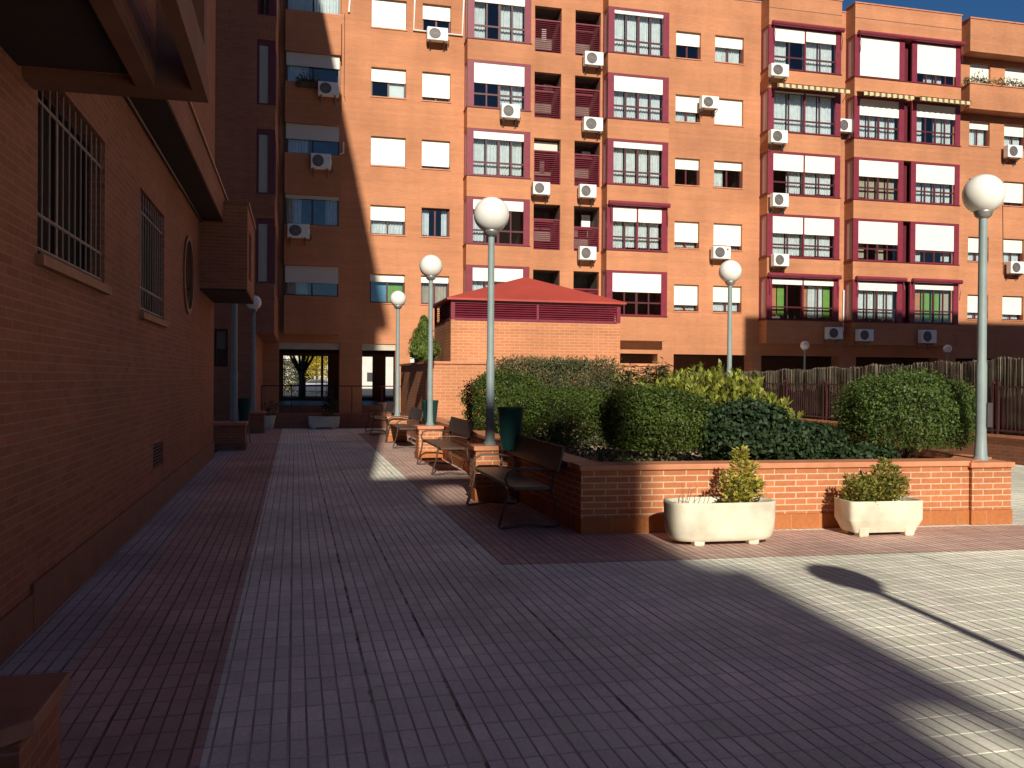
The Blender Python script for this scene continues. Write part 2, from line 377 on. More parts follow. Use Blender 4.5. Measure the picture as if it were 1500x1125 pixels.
# ------------------------------------------------------------------ ground
structure(MB().quad((-250, -200, -.03), (250, -200, -.03), (250, 400, -.03), (-250, 400, -.03)), 'ground', M['asphalt'])
structure(MB().box(-1.6, -26, -.02, 40, 41, 0), 'courtyard_paving', M['pave'])
mb = MB(); mb.quad((-1.6, -26, .004), (-1.17, -26, .004), (-1.17, 28.2, .004), (-1.6, 28.2, .004)); structure(mb, 'edge_paving', M['pave_blue'])
mb = MB(); mb.quad((-1.17, -26, .004), (-.37, -26, .004), (-.37, 28.2, .004), (-1.17, 28.2, .004))
mb.quad((1.74, 7.37, .004), (9.2, 6.88, .004), (9.2, 8.15, .004), (1.74, 8.7, .004)); mb.quad((1.74, 8.7, .004), (3.2, 8.6, .004), (3.2, 25.6, .004), (1.74, 25.6, .004))
structure(mb, 'red_paving', M['pave_red'])

# ------------------------------------------------------------------ main apartment building
YF = 36.0; YB = 35.3; FH = 2.77
apt = thing('apartment_building', 'long six storey orange brick apartment block with maroon bay windows across the courtyard', 'building', (18, YF, 0))
def mk(mb, name, mat, parent=apt, **k):
    """build in world coordinates under a parent Empty"""
    off = Vector((0, 0, 0)); q = parent
    while q is not None: off += Vector(q.location); q = q.parent
    mb.v = [tuple(Vector(p) - off) for p in mb.v]
    return mb.build(name, mat, parent, **k)
def mk_each(mb, name, mat, parent=apt):
    """every box of mb becomes an object of its own"""
    for i in range(len(mb.v) // 8):
        q = MB(); q.v = mb.v[i * 8:i * 8 + 8]; q.f = [tuple(k - i * 8 for k in f) for f in mb.f[i * 6:i * 6 + 6]]; o = mk(q, name, mat, parent)
    return o
def curtain(parent, x0, x1, z0, z1, y, mat, wob=.03, waves=9):
    mb = MB(); n = max(8, int((x1 - x0) / .035)); pts = []
    for i in range(n + 1):
        t = i / n; pts.append((x0 + (x1 - x0) * t, y + wob * math.sin(t * waves * (x1 - x0) * 6 + random.random()) + random.uniform(-.006, .006)))
    sc_ = [z0 + .03 * abs(math.sin(i * .9)) for i in range(n + 1)]
    for i in range(n):
        a, b = pts[i], pts[i + 1]; mb.quad((a[0], a[1], sc_[i]), (b[0], b[1], sc_[i + 1]), (b[0], b[1], z1), (a[0], a[1], z1))
    return mk(mb, 'curtain', mat, parent)
def room(parent, x0, x1, z0, z1, ya, yb):
    mb = MB(); e = .003
    x0 += e; x1 -= e; z0 += e; z1 -= e
    mb.quad((x0, yb, z0), (x1, yb, z0), (x1, yb, z1), (x0, yb, z1)); mb.quad((x0, ya, z0), (x0, yb, z0), (x0, yb, z1), (x0, ya, z1))
    mb.quad((x1, ya, z0), (x1, ya, z1), (x1, yb, z1), (x1, yb, z0)); mb.quad((x0, ya, z0), (x1, ya, z0), (x1, yb, z0), (x0, yb, z0)); mb.quad((x0, ya, z1), (x0, yb, z1), (x1, yb, z1), (x1, ya, z1))
    return mk(mb, 'interior', M['interior'], parent)
def blind(parent, x0, x1, z1, drop, y, mat=None):
    mb = MB(); mb.box(x0, y, z1 - drop, x1, y + .018, z1); mb.box(x0 + .01, y - .008, z1 - drop - .03, x1 - .01, y + .03, z1 - drop - .001)
    return mk(mb, 'blind', mat or M['blind'], parent)
def window(x0, x1, z0, z1, Y, bl=.4, cur='white', fm='frame_dark', lights=2, glass_open=None, bmat=None, rm=True):
    f = MB(); fw = .055; yy = Y + .17
    f.box(x0 + .002, yy, z0 + .002, x0 + fw, yy + .06, z1 - .002); f.box(x1 - fw, yy, z0 + .002, x1 - .002, yy + .06, z1 - .002)
    f.box(x0 + fw, yy, z0 + .002, x1 - fw, yy + .06, z0 + fw); f.box(x0 + fw, yy, z1 - fw, x1 - fw, yy + .06, z1 - .002)
    for i in range(1, lights):
        xm = x0 + (x1 - x0) * i / lights; f.box(xm - .035, yy + .005, z0 + fw, xm + .035, yy + .055, z1 - fw)
    o = mk(f, 'window', M[fm])
    mk(MB().box(x0 - .04, Y - .035, z0 - .045, x1 + .04, Y + .16, z0 - .001), 'sill', M['coping'], o)
    mk(MB().quad((x0 + fw, yy + .03, z0 + fw), (x1 - fw, yy + .03, z0 + fw), (x1 - fw, yy + .03, z1 - fw), (x0 + fw, yy + .03, z1 - fw)), 'pane', M['glass'], o)
    if bl > 0: blind(o, x0 + .012, x1 - .012, z1 - .01, (z1 - z0 - .05) * bl, Y + .115, bmat)
    if rm: room(o, x0, x1, z0, z1, Y + .25, Y + 2.2)
    if bl < .95 and cur:
        zc = z1 - .05
        if cur == 'half': curtain(o, x0 + .08, x0 + (x1 - x0) * .42, z0 + .08, zc, Y + .33, M['curtain'])
        elif cur == 'sides':
            curtain(o, x0 + .06, x0 + (x1 - x0) * .3, z0 + .08, zc, Y + .33, M['curtain']); curtain(o, x1 - (x1 - x0) * .25, x1 - .06, z0 + .08, zc, Y + .33, M['curtain'])
        elif cur == 'bluegreen':
            curtain(o, x0 + .06, (x0 + x1) / 2, z0 + .06, zc, Y + .33, M['curtain_blue'], .008); curtain(o, (x0 + x1) / 2, x1 - .06, z0 + .06, zc, Y + .33, M['curtain_green'], .008)
        elif cur == 'openpane':
            mk(MB().box((x0 + x1) / 2 + .03, yy + .085, z0 + .05, x1 - .06, yy + .10, z1 - .05), 'inner_shade', M['white'], o)
        else: curtain(o, x0 + .06, x1 - .06, z0 + .06, zc, Y + .33, M['curtain_beige'] if cur == 'beige' else M['curtain'])
    return o
holes = []
cols = {'B': (2.91, 4.31), 'C': (4.97, 6.13), 'H': (16.10, 17.27), 'I': (17.96, 19.35), 'L': (31.24, 32.40), 'M': (33.23, 34.45)}
spec = {'B': [(.24, 'bluegreen'), (.5, 'white'), (.97, 'white'), (.45, 'openpane'), (1, None)],
        'C': [(.22, 'beige'), (0, 'none_'), (.9, 'white'), (.86, 'white'), (.5, None)],
        'H': [(.76, 'white'), (.76, 'white'), (.38, None), (.6, 'white'), (.48, None)],
        'I': [(.6, 'white'), (.82, 'white'), (.3, 'half'), (1, None), (.4, 'white')],
        'L': [(.72, 'white'), (.62, 'white'), (.8, 'white'), (.28, 'white'), (1, None)],
        'M': [(.76, 'white'), (.55, 'white'), (.85, 'white'), (.45, 'white'), (1, None)]}
for k, (a, b) in cols.items():
    for r in range(5):
        z0 = 4.61 + FH * r; holes.append((a, b, z0, z0 + 1.17))
        bl, cu = spec[k][r]
        if cu == 'none_': cu = 'sides'
        window(a, b, z0, z0 + 1.17, YF, bl, cu, 'maroon_dark' if k != 'B' else 'frame_dark')
# loggias with louvres
def loggia(x0, x1, r, solid, style):
    z0 = 4.27 + FH * r; z1 = z0 + 1.92; holes.append((x0, x1, z0, z1))
    mb = MB(); zt = z0 + (z1 - z0) * solid; n = int((zt - z0) / .082)
    for i in range(n):
        z = z0 + .04 + i * .082; m = Matrix.Translation((0, YF + .08, z)) @ Matrix.Rotation(R(32), 4, 'X')
        mb.box(x0 + .03, -.032, -.007, x1 - .03, .032, .007, m)
    for x in (x0 + .002, x1 - .035): mb.box(x, YF + .03, z0 + .002, x + .033, YF + .14, zt)
    mb.box(x0 + .035, YF + .03, zt - .05, x1 - .035, YF + .14, zt); mb.box(x0 + .035, YF + .03, z0 + .002, x1 - .035, YF + .13, z0 + .03)
    o = mk(mb, 'louvre_screen', M['maroon'])
    room(o, x0, x1, z0, z1, YF + .25, YF + 1.5)
    f = MB(); yy = YF + .9
    if style:
        f.box(x0 + .03, yy, zt + .02, x1 - .03, yy + .05, zt + .09); f.box(x0 + .03, yy, z1 - .09, x1 - .03, yy + .05, z1 - .02)
        for t in (.0, .5, .94): f.box(x0 + .03 + (x1 - x0) * t, yy, zt + .09, x0 + .09 + (x1 - x0) * t, yy + .05, z1 - .09)
        fr = mk(f, 'inner_window', M['maroon_dark'], o)
        if style == 2: mk(MB().box(x0 + .55 * (x1 - x0), yy - .02, zt + .1, x1 - .12, yy - .005, z1 - .2), 'inner_shade', M['white'], fr)
        if style == 3: mk(MB().box(x0 + .06, YF + .3, zt + .05, x1 - .06, YF + .33, z1 - .08), 'inner_shade', M['blind_grey'], fr)
    # things hung to dry behind the slats
    if style in (0, 3):
        mb = MB(); x = x0 + .25 + random.random() * .5; mb.box(x, YF + .26, z0 + .5, x + .2, YF + .28, z0 + 1.0 + .3 * random.random()); mk(mb, 'laundry', M['white'], o)
for r, (s_, st) in enumerate([(.62, 0), (1.0, 1), (.74, 3), (.72, 2), (.72, 0)]): loggia(9.70, 10.87, r, min(s_, .75) if r != 1 else .68, st)
for r, (s_, st) in enumerate([(.62, 0), (.55, 2), (.72, 2), (.72, 1), (.72, 1)]): loggia(11.48, 12.62, r, s_, st)
# bay columns
bays = {'D': (6.71, 9.36), 'G': (12.72, 15.47), 'J': (20.2, 23.81), 'K': (24.51, 30.14)}
for k, (a, b) in bays.items(): holes.append((a + .12, b - .12, 3.35, 17.3))
def bay_window(x0, x1, r, bls, nl, cmats, left=True, right=True, fullrow=True):
    """maroon framed bay window between two brick spandrels"""
    z0 = 4.30 + FH * r; z1 = z0 + 1.90; y = YB + .012; pw = .27; mb = MB()
    mb.box(x0, y, z0, x0 + pw, y + .10, z1); mb.box(x1 - pw, y, z0, x1, y + .10, z1)
    mb.box(x0 + pw, y, z1 - .10, x1 - pw, y + .10, z1); mb.box(x0 + pw, y + .05, z0, x1 - pw, y + .12, z0 + .06)
    if left: mb.box(x0, YF - .2, z0, x0 + .06, YF - .004, z1); mb.box(x0, y + .10, z0, x0 + .05, YF - .2, z0 + .08); mb.box(x0, y + .10, z1 - .1, x0 + .05, YF - .2, z1)
    if right: mb.box(x1 - .06, YF - .2, z0, x1, YF - .004, z1); mb.box(x1 - .05, y + .10, z0, x1, YF - .2, z0 + .08); mb.box(x1 - .05, y + .10, z1 - .1, x1, YF - .2, z1)
    a, b = x0 + pw, x1 - pw; zt = z0 + .56; yw = y + .06
    fr_, mb = mb, MB(); mb.box(a, yw, zt - .035, b, yw + .05, zt + .035)
    for i in range(1, nl):
        xm = a + (b - a) * i / nl; hw = .05 if (nl == 4 and i == 2) else .03
        mb.box(xm - hw, yw, z0 + .06, xm + hw, yw + .05, zt - .035); mb.box(xm - hw, yw, zt + .035, xm + hw, yw + .05, z1 - .10)
    ml, mb = mb, fr_; nb = len(bls)
    for i in range(1, nb):
        xm = a + (b - a) * i / nb; mb.box(xm - .035, y + .01, z0 + .06, xm + .035, y + .058, z1 - .10)
    o = mk(mb, 'window', M['maroon']); mk(ml, 'mullion', M['mullion'], o)
    mk(MB().quad((a, yw + .025, z0 + .06), (b, yw + .025, z0 + .06), (b, yw + .025, z1 - .1), (a, yw + .025, z1 - .1)), 'pane', M['glass'], o)
    if left: mk(MB().quad((x0 + .025, YF - .2, z0 + .08), (x0 + .025, y + .1, z0 + .08), (x0 + .025, y + .1, z1 - .1), (x0 + .025, YF - .2, z1 - .1)), 'side_pane', M['side_panel'], o)
    for i, bl in enumerate(bls):
        if bl > 0:
            p, q = a + (b - a) * i / nb, a + (b - a) * (i + 1) / nb
            blind(o, p + (.04 if i else .004), q - (.04 if i < nb - 1 else .004), z1 - .102, (z1 - z0 - .2) * bl, y + .02)
    for i, cm in enumerate(cmats):
        if not cm: continue
        p, q = a + (b - a) * i / len(cmats), a + (b - a) * (i + 1) / len(cmats)
        curtain(o, p + .03, q - .02, z0 + .1 + random.random() * .05, z1 - .12, y + .30, M[cm], .012 if cm[8:] else .03)
    return o
W = 'curtain'
for r, (bl, cm) in enumerate([([.3], [W, W, W, W]), ([.22], [W, None, None, None]), ([.16], [W, W, W, W]), ([.46], [None, None, W, W]), ([.16], [W, None, W, W])]): bay_window(6.71, 9.36, r, bl, 4, cm)
for r, (bl, cm) in enumerate([([.45], [None] * 4), ([.33, .33], [W] * 4), ([.13], [W] * 4), ([.36], [W] * 4), ([.07], [W] * 4)]): bay_window(12.72, 15.47, r, bl, 4, cm)
for r, (bl, cm) in enumerate([([.12, .12], ['curtain_orange', 'curtain_green', None, None, 'curtain_orange', 'curtain', 'curtain', 'curtain_green']), ([.42, .42], [W] * 4), ([.42, .42], [None, W, W, W]), ([.02, .02], [W] * 4), ([.32, .26], [W, None, W, W])]): bay_window(20.2, 23.81, r, bl, 4, cm)
for r, (bl, cm) in enumerate([([.2], [W] * 4), ([.58], ['curtain_beige', None, 'curtain_beige', None]), ([.42], ['curtain_beige'] * 4), ([.42], [W] * 4), ([1.0], [None])]): bay_window(24.51, 27.11, r, bl, 4, cm, True, False)
for r, (bl, cm) in enumerate([([.12], ['curtain_orange', 'curtain_green', 'curtain_green', 'curtain_beige']), ([.68], [W, None, None, W]), ([.48], [W] * 4), ([.33], [W, None, W, W]), ([.78], [None, W, W, None])]): bay_window(27.51, 30.14, r, bl, 4, cm, False, True)
# brick spandrels of the bays
for k, (a, b) in bays.items():
    zs = [3.25] + [6.20 + FH * r for r in range(4)] + [17.28]
    ze = [4.30 + FH * r for r in range(5)] + [18.72]
    mb = MB()
    for i, (p, q) in enumerate(zip(zs, ze)):
        mb.box(a - .01, YB, p, b + .01, YF - .002, q - .035)
    mk_each(mb, 'bay_spandrel', M['facade'])
    mb = MB()
    for q in ze[:-1]: mb.box(a - .035, YB - .035, q - .034, b + .035, YF - .004, q - .001)
    mk_each(mb, 'bay_sill', M['maroon_dark'])
    mk(MB().box(a - .04, YB - .035, 18.686, b + .04, YF - .004, 18.74), 'coping', M['coping'])
    mk(MB().box(a - .016, YB - .006, 18.02, b + .016, YB - .0005, 18.05), 'shadow_joint', M['skirt_dark'])
    room(mk(MB().box(a + .15, YF + .05, 3.3, b - .15, YF + .06, 3.34), 'threshold', M['render']), a + .12, b - .12, 3.35, 17.3, YF + .2, YF + 1.6)
mk(MB().box(27.12, YB + .3, 3.3, 27.50, YB + .36, 17.2), 'bay_infill', M['maroon_dark'])
# floor slabs inside bay column so one cannot see from floor to floor
mb = MB()
for k, (a, b) in bays.items():
    for r in range(4): mb.box(a + .125, YF + .003, 6.25 + FH * r, b - .125, YF + 1.59, 7.0 + FH * r)
mk_each(mb, 'floor_slab', M['render'])
# awnings
def cassette(x0, x1, z, y=YB):
    mb = MB(); mb.tube([(x0, y - .12, z), (x1, y - .12, z)], .10, 12)
    for x in (x0 + .1, x1 - .1): mb.tube([(x, y - .06, z - .05), (x, y - .16, z - .45), (x + .04, y - .05, z - .85)], .014, 6)
    mk(mb, 'awning_cassette', M['maroon'])
def valance(x0, x1, z, y=YB):
    mb = MB(); n = int((x1 - x0) / .075); top = (y - .02, z); prev = None
    for i in range(n):
        xa = x0 + (x1 - x0) * i / n; xb = x0 + (x1 - x0) * (i + 1) / n
        mb.quad((xa, y - .02, z + .12), (xb, y - .02, z + .12), (xb, y - .55, z - .06), (xa, y - .55, z - .06))
        s0, s1 = .03 * abs(math.sin(math.pi * i / 4)), .03 * abs(math.sin(math.pi * (i + 1) / 4))
        mb.quad((xa, y - .55, z - .06), (xb, y - .55, z - .06), (xb, y - .56, z - .26 + s1), (xa, y - .56, z - .26 + s0))
    o = mk(mb, 'awning', M['awning']); fr = MB()
    for x in (x0 + .05, x1 - .05): fr.tube([(x, y - .03, z - .5), (x, y - .5, z - .08)], .014, 6)
    fr.tube([(x0, y - .545, z - .06), (x1, y - .545, z - .06)], .018, 6); mk(fr, 'awning_arm', M['maroon_dark'], o)
zr = lambda r: 6.20 + FH * r
cassette(12.75, 15.5, zr(1) + .05); cassette(20.3, 23.85, zr(4) + .05); cassette(24.6, 30.2, zr(4) + .05); cassette(20.2, 23.8, zr(0) + .05); cassette(24.6, 27.2, zr(0) + .05); cassette(27.55, 30.2, zr(0) + .05)
valance(20.3, 23.9, zr(3) + .1); valance(24.6, 27.2, zr(3) + .1); valance(27.5, 30.25, zr(3) + .1)
# shaded bay column at the left end (spandrels with windows between)
AX0, AX1, YA = -.44, 1.69, 35.5
holes.append((AX0 + .1, AX1 - .1, 3.4, 18.2))
mb = MB(); zA = [3.28] + [5.95 + FH * r for r in range(5)]; zB = [4.72 + FH * r for r in range(5)] + [18.72]
for p, q in zip(zA, zB): mb.box(AX0, YA, p, AX1, YF - .002, q)
mk_each(mb, 'bay_spandrel', M['facade'])
for r, (bl, cu) in enumerate([(.55, 'half'), (.1, 'sides'), (.5, 'half'), (.42, 'half'), (0, 'white')]):
    window(AX0 + .03, AX1 - .04, zB[r] + .046, zA[r + 1] - .002, YA + .03, bl, cu, 'frame_dark', 2, None, M['blind_grey'])
mb = MB()
for r in range(5): mb.box(AX1 - .038, YA + .28, zB[r] + .002, AX1 - .002, YF - .003, zA[r + 1] - .002); mb.box(AX0 + .002, YA + .28, zB[r] + .002, AX0 + .028, YF - .003, zA[r + 1] - .002)
mk_each(mb, 'bay_cheek', M['facade'])
# balcony and upper parapet at the right end
mb = MB(); mb.box(30.62, YB - .02, 14.42, 38, YB + .12, 15.58); mb.box(30.62, YB + .12, 14.42, 30.78, YF - .002, 15.58); mb.box(30.78, YB + .12, 14.42, 38, YF - .002, 14.56)
bal = mk(mb, 'balcony', M['facade'])
mk(MB().box(30.58, YB - .06, 15.581, 38, YB + .16, 15.63), 'coping', M['coping'], bal)
mk(MB().box(30.62, YB - .02, 17.1, 38, YF - .002, 18.62), 'parapet', M['facade']); mk(MB().box(30.58, YB - .06, 18.621, 38, YF + .2, 18.68), 'coping', M['coping'])
# main wall sheet
mb = MB(); panel(mb, lambda u, v, d: (u, YF + d, v), -1.3, 44, 2.95, 18.5, holes, .25)
mk(mb, 'wall', M['facade'])
mk(MB().box(-1.3, YF - .03, 18.505, 44, YF + .4, 18.56), 'coping', M['coping'])
mk(MB().box(-1.3, YF + 2.4, 3.05, 44, YF + 9, 18.4), 'core', M['render'])
mk(MB().box(-1.3, YF + .26, 18.41, 44, YF + 9, 18.5), 'roof', M['concrete'])
# arcade at ground level: piers, beam, ceiling, back wall
mb = MB()
for a, b in ((-1.3, -.62), (1.72, 2.62), (3.95, 4.55), (9.2, 10.0), (15.35, 16.1), (19.82, 20.35), (24.3, 25.2), (29.6, 30.6), (35, 36), (40, 44)): mb.box(a, YF, 0, b, YF + .6, 2.949)
mb.box(12.2, YF, 0, 13.6, YF + .6, 2.949)
mk_each(mb, 'arcade_pier', M['facade'])
mb = MB()
ed = [(-.62, 1.72), (2.62, 3.95), (4.55, 9.2)]
for a, b in ed: mb.box(a + .003, YF + .06, 2.70, b - .003, YF + .5, 2.949)
mk_each(mb, 'lintel', M['concrete'])
mb = MB()
for a, b in [(10, 12.2), (13.6, 15.35), (16.1, 19.82), (20.35, 24.3), (25.2, 29.6), (30.6, 35)]: mb.box(a + .003, YF + .004, 2.72, b - .003, YF + .5, 2.949)
mk_each(mb, 'lintel', M['facade'])
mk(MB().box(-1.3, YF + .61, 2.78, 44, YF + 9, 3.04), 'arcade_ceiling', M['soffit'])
mb = MB(); back = YF + 8
panel(mb, lambda u, v, d: (u, back + d, v), -1.3, 8.0, .0, 2.779, [(-.55, 1.55, .62, 2.62), (3.05, 3.72, .62, 2.62), (4.35, 4.75, .62, 2.62), (5.3, 5.8, .62, 2.62)], .3)
mb.box(8.003, YF + 4.5, 0, 44, YF + 4.7, 2.779)
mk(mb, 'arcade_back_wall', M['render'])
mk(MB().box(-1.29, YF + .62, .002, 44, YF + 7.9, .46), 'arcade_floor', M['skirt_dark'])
# grille in the passage opening
mb = MB()
for x in np.arange(-.5, 1.55, .5): mb.tube([(x, back + .1, .62), (x, back + .1, 2.62)], .012, 6)
for z in (1.2, 1.95): mb.tube([(-.55, back + .1, z), (1.55, back + .1, z)], .014, 6)
mb.box(1.22, back + .05, .62, 1.34, back + .12, 2.62)
mk(mb, 'passage_grille', M['iron'])
# white conduits
def conduit(pts, name='conduit', r=.04): mk(MB().tube(pts, r, 8), name, M['white'])
def cpt(px, py, Y=YF - .06): x, z = on_wall(px, py, Y); return (x, Y, z)
conduit([cpt(608, -8), cpt(606, 44), cpt(677, 52), cpt(680, -8)]); conduit([cpt(513, -6), cpt(511, 18)]); conduit([cpt(503, 208), cpt(503, 224), cpt(497, 226)], r=.03)
conduit([cpt(1236, 425), cpt(1235, 485), cpt(1258, 489)], r=.035)
mk(MB().tube([cpt(505, 20, YF - .03), cpt(504, 140, YF - .03), cpt(506, 148, YF - .03)], .012, 6), 'cable', M['iron'])
mk(MB().tube([cpt(1470, 402, YF - .03), cpt(1469, 300, YF - .03)], .012, 6), 'cable', M['iron'])

# ------------------------------------------------------------------ stair tower (left, shaded)
tw = thing('stair_tower', 'shaded brown brick stair tower with tall strip windows beside the apartment block', 'building', (-1.2, 28.6, 0))
YT = 28.6
mb = MB(); tw_holes = [(-2.42, -2.02, 1.9, 3.06)]
panel(mb, lambda u, v, d: (u, YT + d, v), -9, -1.2, 0, 20.2, tw_holes, .2)
mb.quad((-1.2, YT, 0), (-1.2, YF - .01, 0), (-1.2, YF - .01, 20.2), (-1.2, YT, 20.2)); mb.quad((-9, YT, 20.2), (-1.2, YT, 20.2), (-1.2, 40, 20.2), (-9, 40, 20.2)); mb.quad((-9, YT, 0), (-9, YT, 20.2), (-9, 40, 20.2), (-9, 40, 0)); mb.quad((-9, 40, 0), (-9, 40, 20.2), (-1.2, 40, 20.2), (-1.2, 40, 0)); mb.quad((-1.2, YF - .01, 0), (-1.2, 40, 0), (-1.2, 40, 20.2), (-1.2, YF - .01, 20.2))
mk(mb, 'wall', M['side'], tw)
mb = MB(); zz = 2.94; rows = [4.5, 7.27, 10.04, 12.81, 15.58]
for r in rows: mb.box(-1.198, YT - .004, zz, -.64, YF - .004, r); zz = r + 2.02
mb.box(-1.198, YT - .004, zz, -.64, YF - .004, 20.2)
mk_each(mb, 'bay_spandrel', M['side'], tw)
for i, r in enumerate(rows):
    mb = MB(); y = YT + .03
    mb.box(-1.195, y, r + .003, -1.13, y + .08, r + 2.017); mb.box(-.86, y, r + .003, -.645, y + .08, r + 2.017); mb.box(-1.13, y, r + .003, -.86, y + .08, r + .06); mb.box(-1.13, y, r + 1.86, -.86, y + .08, r + 2.017)
    mb.box(-.70, y + 1.3, r + .003, -.645, YF - .01, r + 2.017); mb.box(-.70, y + .08, r + .003, -.645, y + 1.3, r + .06); mb.box(-.70, y + .08, r + 1.95, -.645, y + 1.3, r + 2.017)
    o = mk(mb, 'window', M['maroon_dark'], tw)
    mk(MB().quad((-1.13, y + .03, r + .06), (-.86, y + .03, r + .06), (-.86, y + .03, r + 1.86), (-1.13, y + .03, r + 1.86)), 'pane', M['glass'], o)
    mk(MB().quad((-.66, y + .08, r + .06), (-.66, y + 1.3, r + .06), (-.66, y + 1.3, r + 1.95), (-.66, y + .08, r + 1.95)), 'pane', M['glass'], o)
    dr = [1.8, 1.8, 1.8, .55, .4][i]
    mk(MB().box(-1.128, y + .05, r + 1.86 - dr, -.862, y + .07, r + 1.859), 'blind', M['white'], o)
    mk(MB().box(-1.0, y + .12, r + .003, -.98, YF - .2, r + 2.0), 'interior', M['interior'], o)
mb = MB()
mb.box(-2.42, YT + .1, 1.9, -2.36, YT + .16, 3.06); mb.box(-2.08, YT + .1, 1.9, -2.02, YT + .16, 3.06); mb.box(-2.36, YT + .1, 1.9, -2.08, YT + .16, 1.96); mb.box(-2.36, YT + .1, 3.0, -2.08, YT + .16, 3.06)
o = mk(mb, 'window', M['frame_dark'], tw)
mk(MB().quad((-2.36, YT + .14, 1.96), (-2.08, YT + .14, 1.96), (-2.08, YT + .14, 3.0), (-2.36, YT + .14, 3.0)), 'pane', M['glass'], o)
mk(MB().box(-2.36, YT + .19, 2.45, -2.08, YT + .2, 3.0), 'blind', M['blind_grey'], o)
mk(MB().box(-2.44, YT + .21, 1.85, -2.0, YT + .22, 3.1), 'interior', M['interior'], o)
mb = MB()
for x in (-2.33, -2.25, -2.17, -2.1): mb.tube([(x, YT + .05, 1.92), (x, YT + .05, 3.05)], .008, 6)
mk(mb, 'grille', M['iron'], o)

# ------------------------------------------------------------------ left brick building (big, shaded, nearest)
lb = thing('brick_building', 'tall shaded brick building close on the left with barred windows and jutting bays', 'building', (-1.58, 6, 0))
XL = -1.58; Y0, Y1 = -7.0, 18.6
hl = [(6.13, 8.15, 2.36, 3.58), (9.91, 11.67, 2.27, 3.57), (10.85, 11.65, .52, .80)]
mb = MB(); panel(mb, lambda u, v, d: (XL - d, u, v), Y0, Y1, 0, 4.25, hl, .2)
mb.quad((-14, Y1, 0), (XL, Y1, 0), (XL, Y1, 26), (-14, Y1, 26)); mb.quad((-14, Y0, 0), (-14, Y0, 26), (XL, Y0, 26), (XL, Y0, 0)); mb.quad((-14, Y0, 0), (-14, Y1, 0), (-14, Y1, 26), (-14, Y0, 26))
mb.quad((XL, Y0, 4.25), (XL, Y1, 4.25), (XL, Y1, 26), (XL, Y0, 26))
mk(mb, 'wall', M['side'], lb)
mk(MB().box(-14, Y0, 25.6, -1.2, Y1, 26), 'roof', M['coping'], lb)
for i, (a, b, c, d) in enumerate(hl[:2]):
    mb = MB(); x = XL - .12
    mb.box(x - .06, a, c, x, a + .05, d); mb.box(x - .06, b - .05, c, x, b, d); mb.box(x - .06, a + .05, c, x, b - .05, c + .05); mb.box(x - .06, a + .05, d - .05, x, b - .05, d); mb.box(x - .05, (a + b) / 2 - .03, c + .05, x - .01, (a + b) / 2 + .03, d - .05)
    o = mk(mb, 'window', M['frame_dark'], lb)
    mk(MB().quad((x - .03, a + .05, c + .05), (x - .03, b - .05, c + .05), (x - .03, b - .05, d - .05), (x - .03, a + .05, d - .05)), 'pane', M['matt_pane'], o)
    mk(MB().box(x - .5, a - .2, c - .2, x - .48, b + .2, d + .2), 'interior', M['soffit'], o)
    mk(MB().box(XL - .1, a - .05, c - .07, XL + .05, b + .05, c - .002), 'sill', M['coping_dark'], o)
    mb = MB(); xg = XL - .03; n = int((b - a) / .175)
    for k in range(n + 1):
        y = a + .03 + (b - a - .06) * k / n; mb.tube([(xg, y, c + .02), (xg, y, d - .01)], .0075, 6)
    for z in (c + .05, c + .27, d - .22):
        mb.tube([(xg, a, z), (xg, b, z)], .013, 6)
    mk(mb, 'grille', M['iron_grey'], o)
# round window
mb = MB(); cy, cz, rr = 14.13, 3.12, .52
ring = []
for (q, x) in ((rr + .07, XL + .002), (rr + .07, XL + .03), (rr, XL + .03), (rr, XL + .004)):
    ring.append([(x, cy + q * math.cos(2 * math.pi * k / 40), cz + q * math.sin(2 * math.pi * k / 40)) for k in range(40)])
mb.rings(ring, True, False, False); o = mk(mb, 'window', M['skirt_dark'], lb)
mk(MB().quad(*[(XL + .006, cy + rr * math.cos(2 * math.pi * k / 40), cz + rr * math.sin(2 * math.pi * k / 40)) for k in range(40)]), 'pane', plain('dark_pane', (.02, .018, .018), .15, .1), o)
# vent grille
mb = MB()
for k in range(7): mb.box(XL - .08, 10.86, .53 + k * .038, XL - .02, 11.64, .535 + k * .038 + .012)
mk(mb, 'vent_grille', M['iron'], lb); mk(MB().box(XL - .19, 10.8, .5, XL - .17, 11.7, .82), 'vent_back', M['soffit'], lb)
# skirting, stepped
mb = MB(); mb.box(XL - .01, 6, 0.005, XL + .022, Y1, .31); mb.box(XL - .01, Y0, .005, XL + .02, 5.998, .25); mk(mb, 'skirting', M['skirt_dark'], lb)
# ledge with fascia
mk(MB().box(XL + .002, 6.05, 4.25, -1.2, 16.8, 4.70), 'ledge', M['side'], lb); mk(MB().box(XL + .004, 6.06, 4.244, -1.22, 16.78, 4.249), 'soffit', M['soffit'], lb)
mk(MB().box(XL + .002, 6.05, 4.702, -1.17, 16.83, 4.74), 'coping', M['skirt_dark'], lb)
mk(MB().tube([(XL + .03, 6.1, 4.22), (XL + .03, 15.8, 4.22)], .018, 6), 'cable', M['iron'], lb)
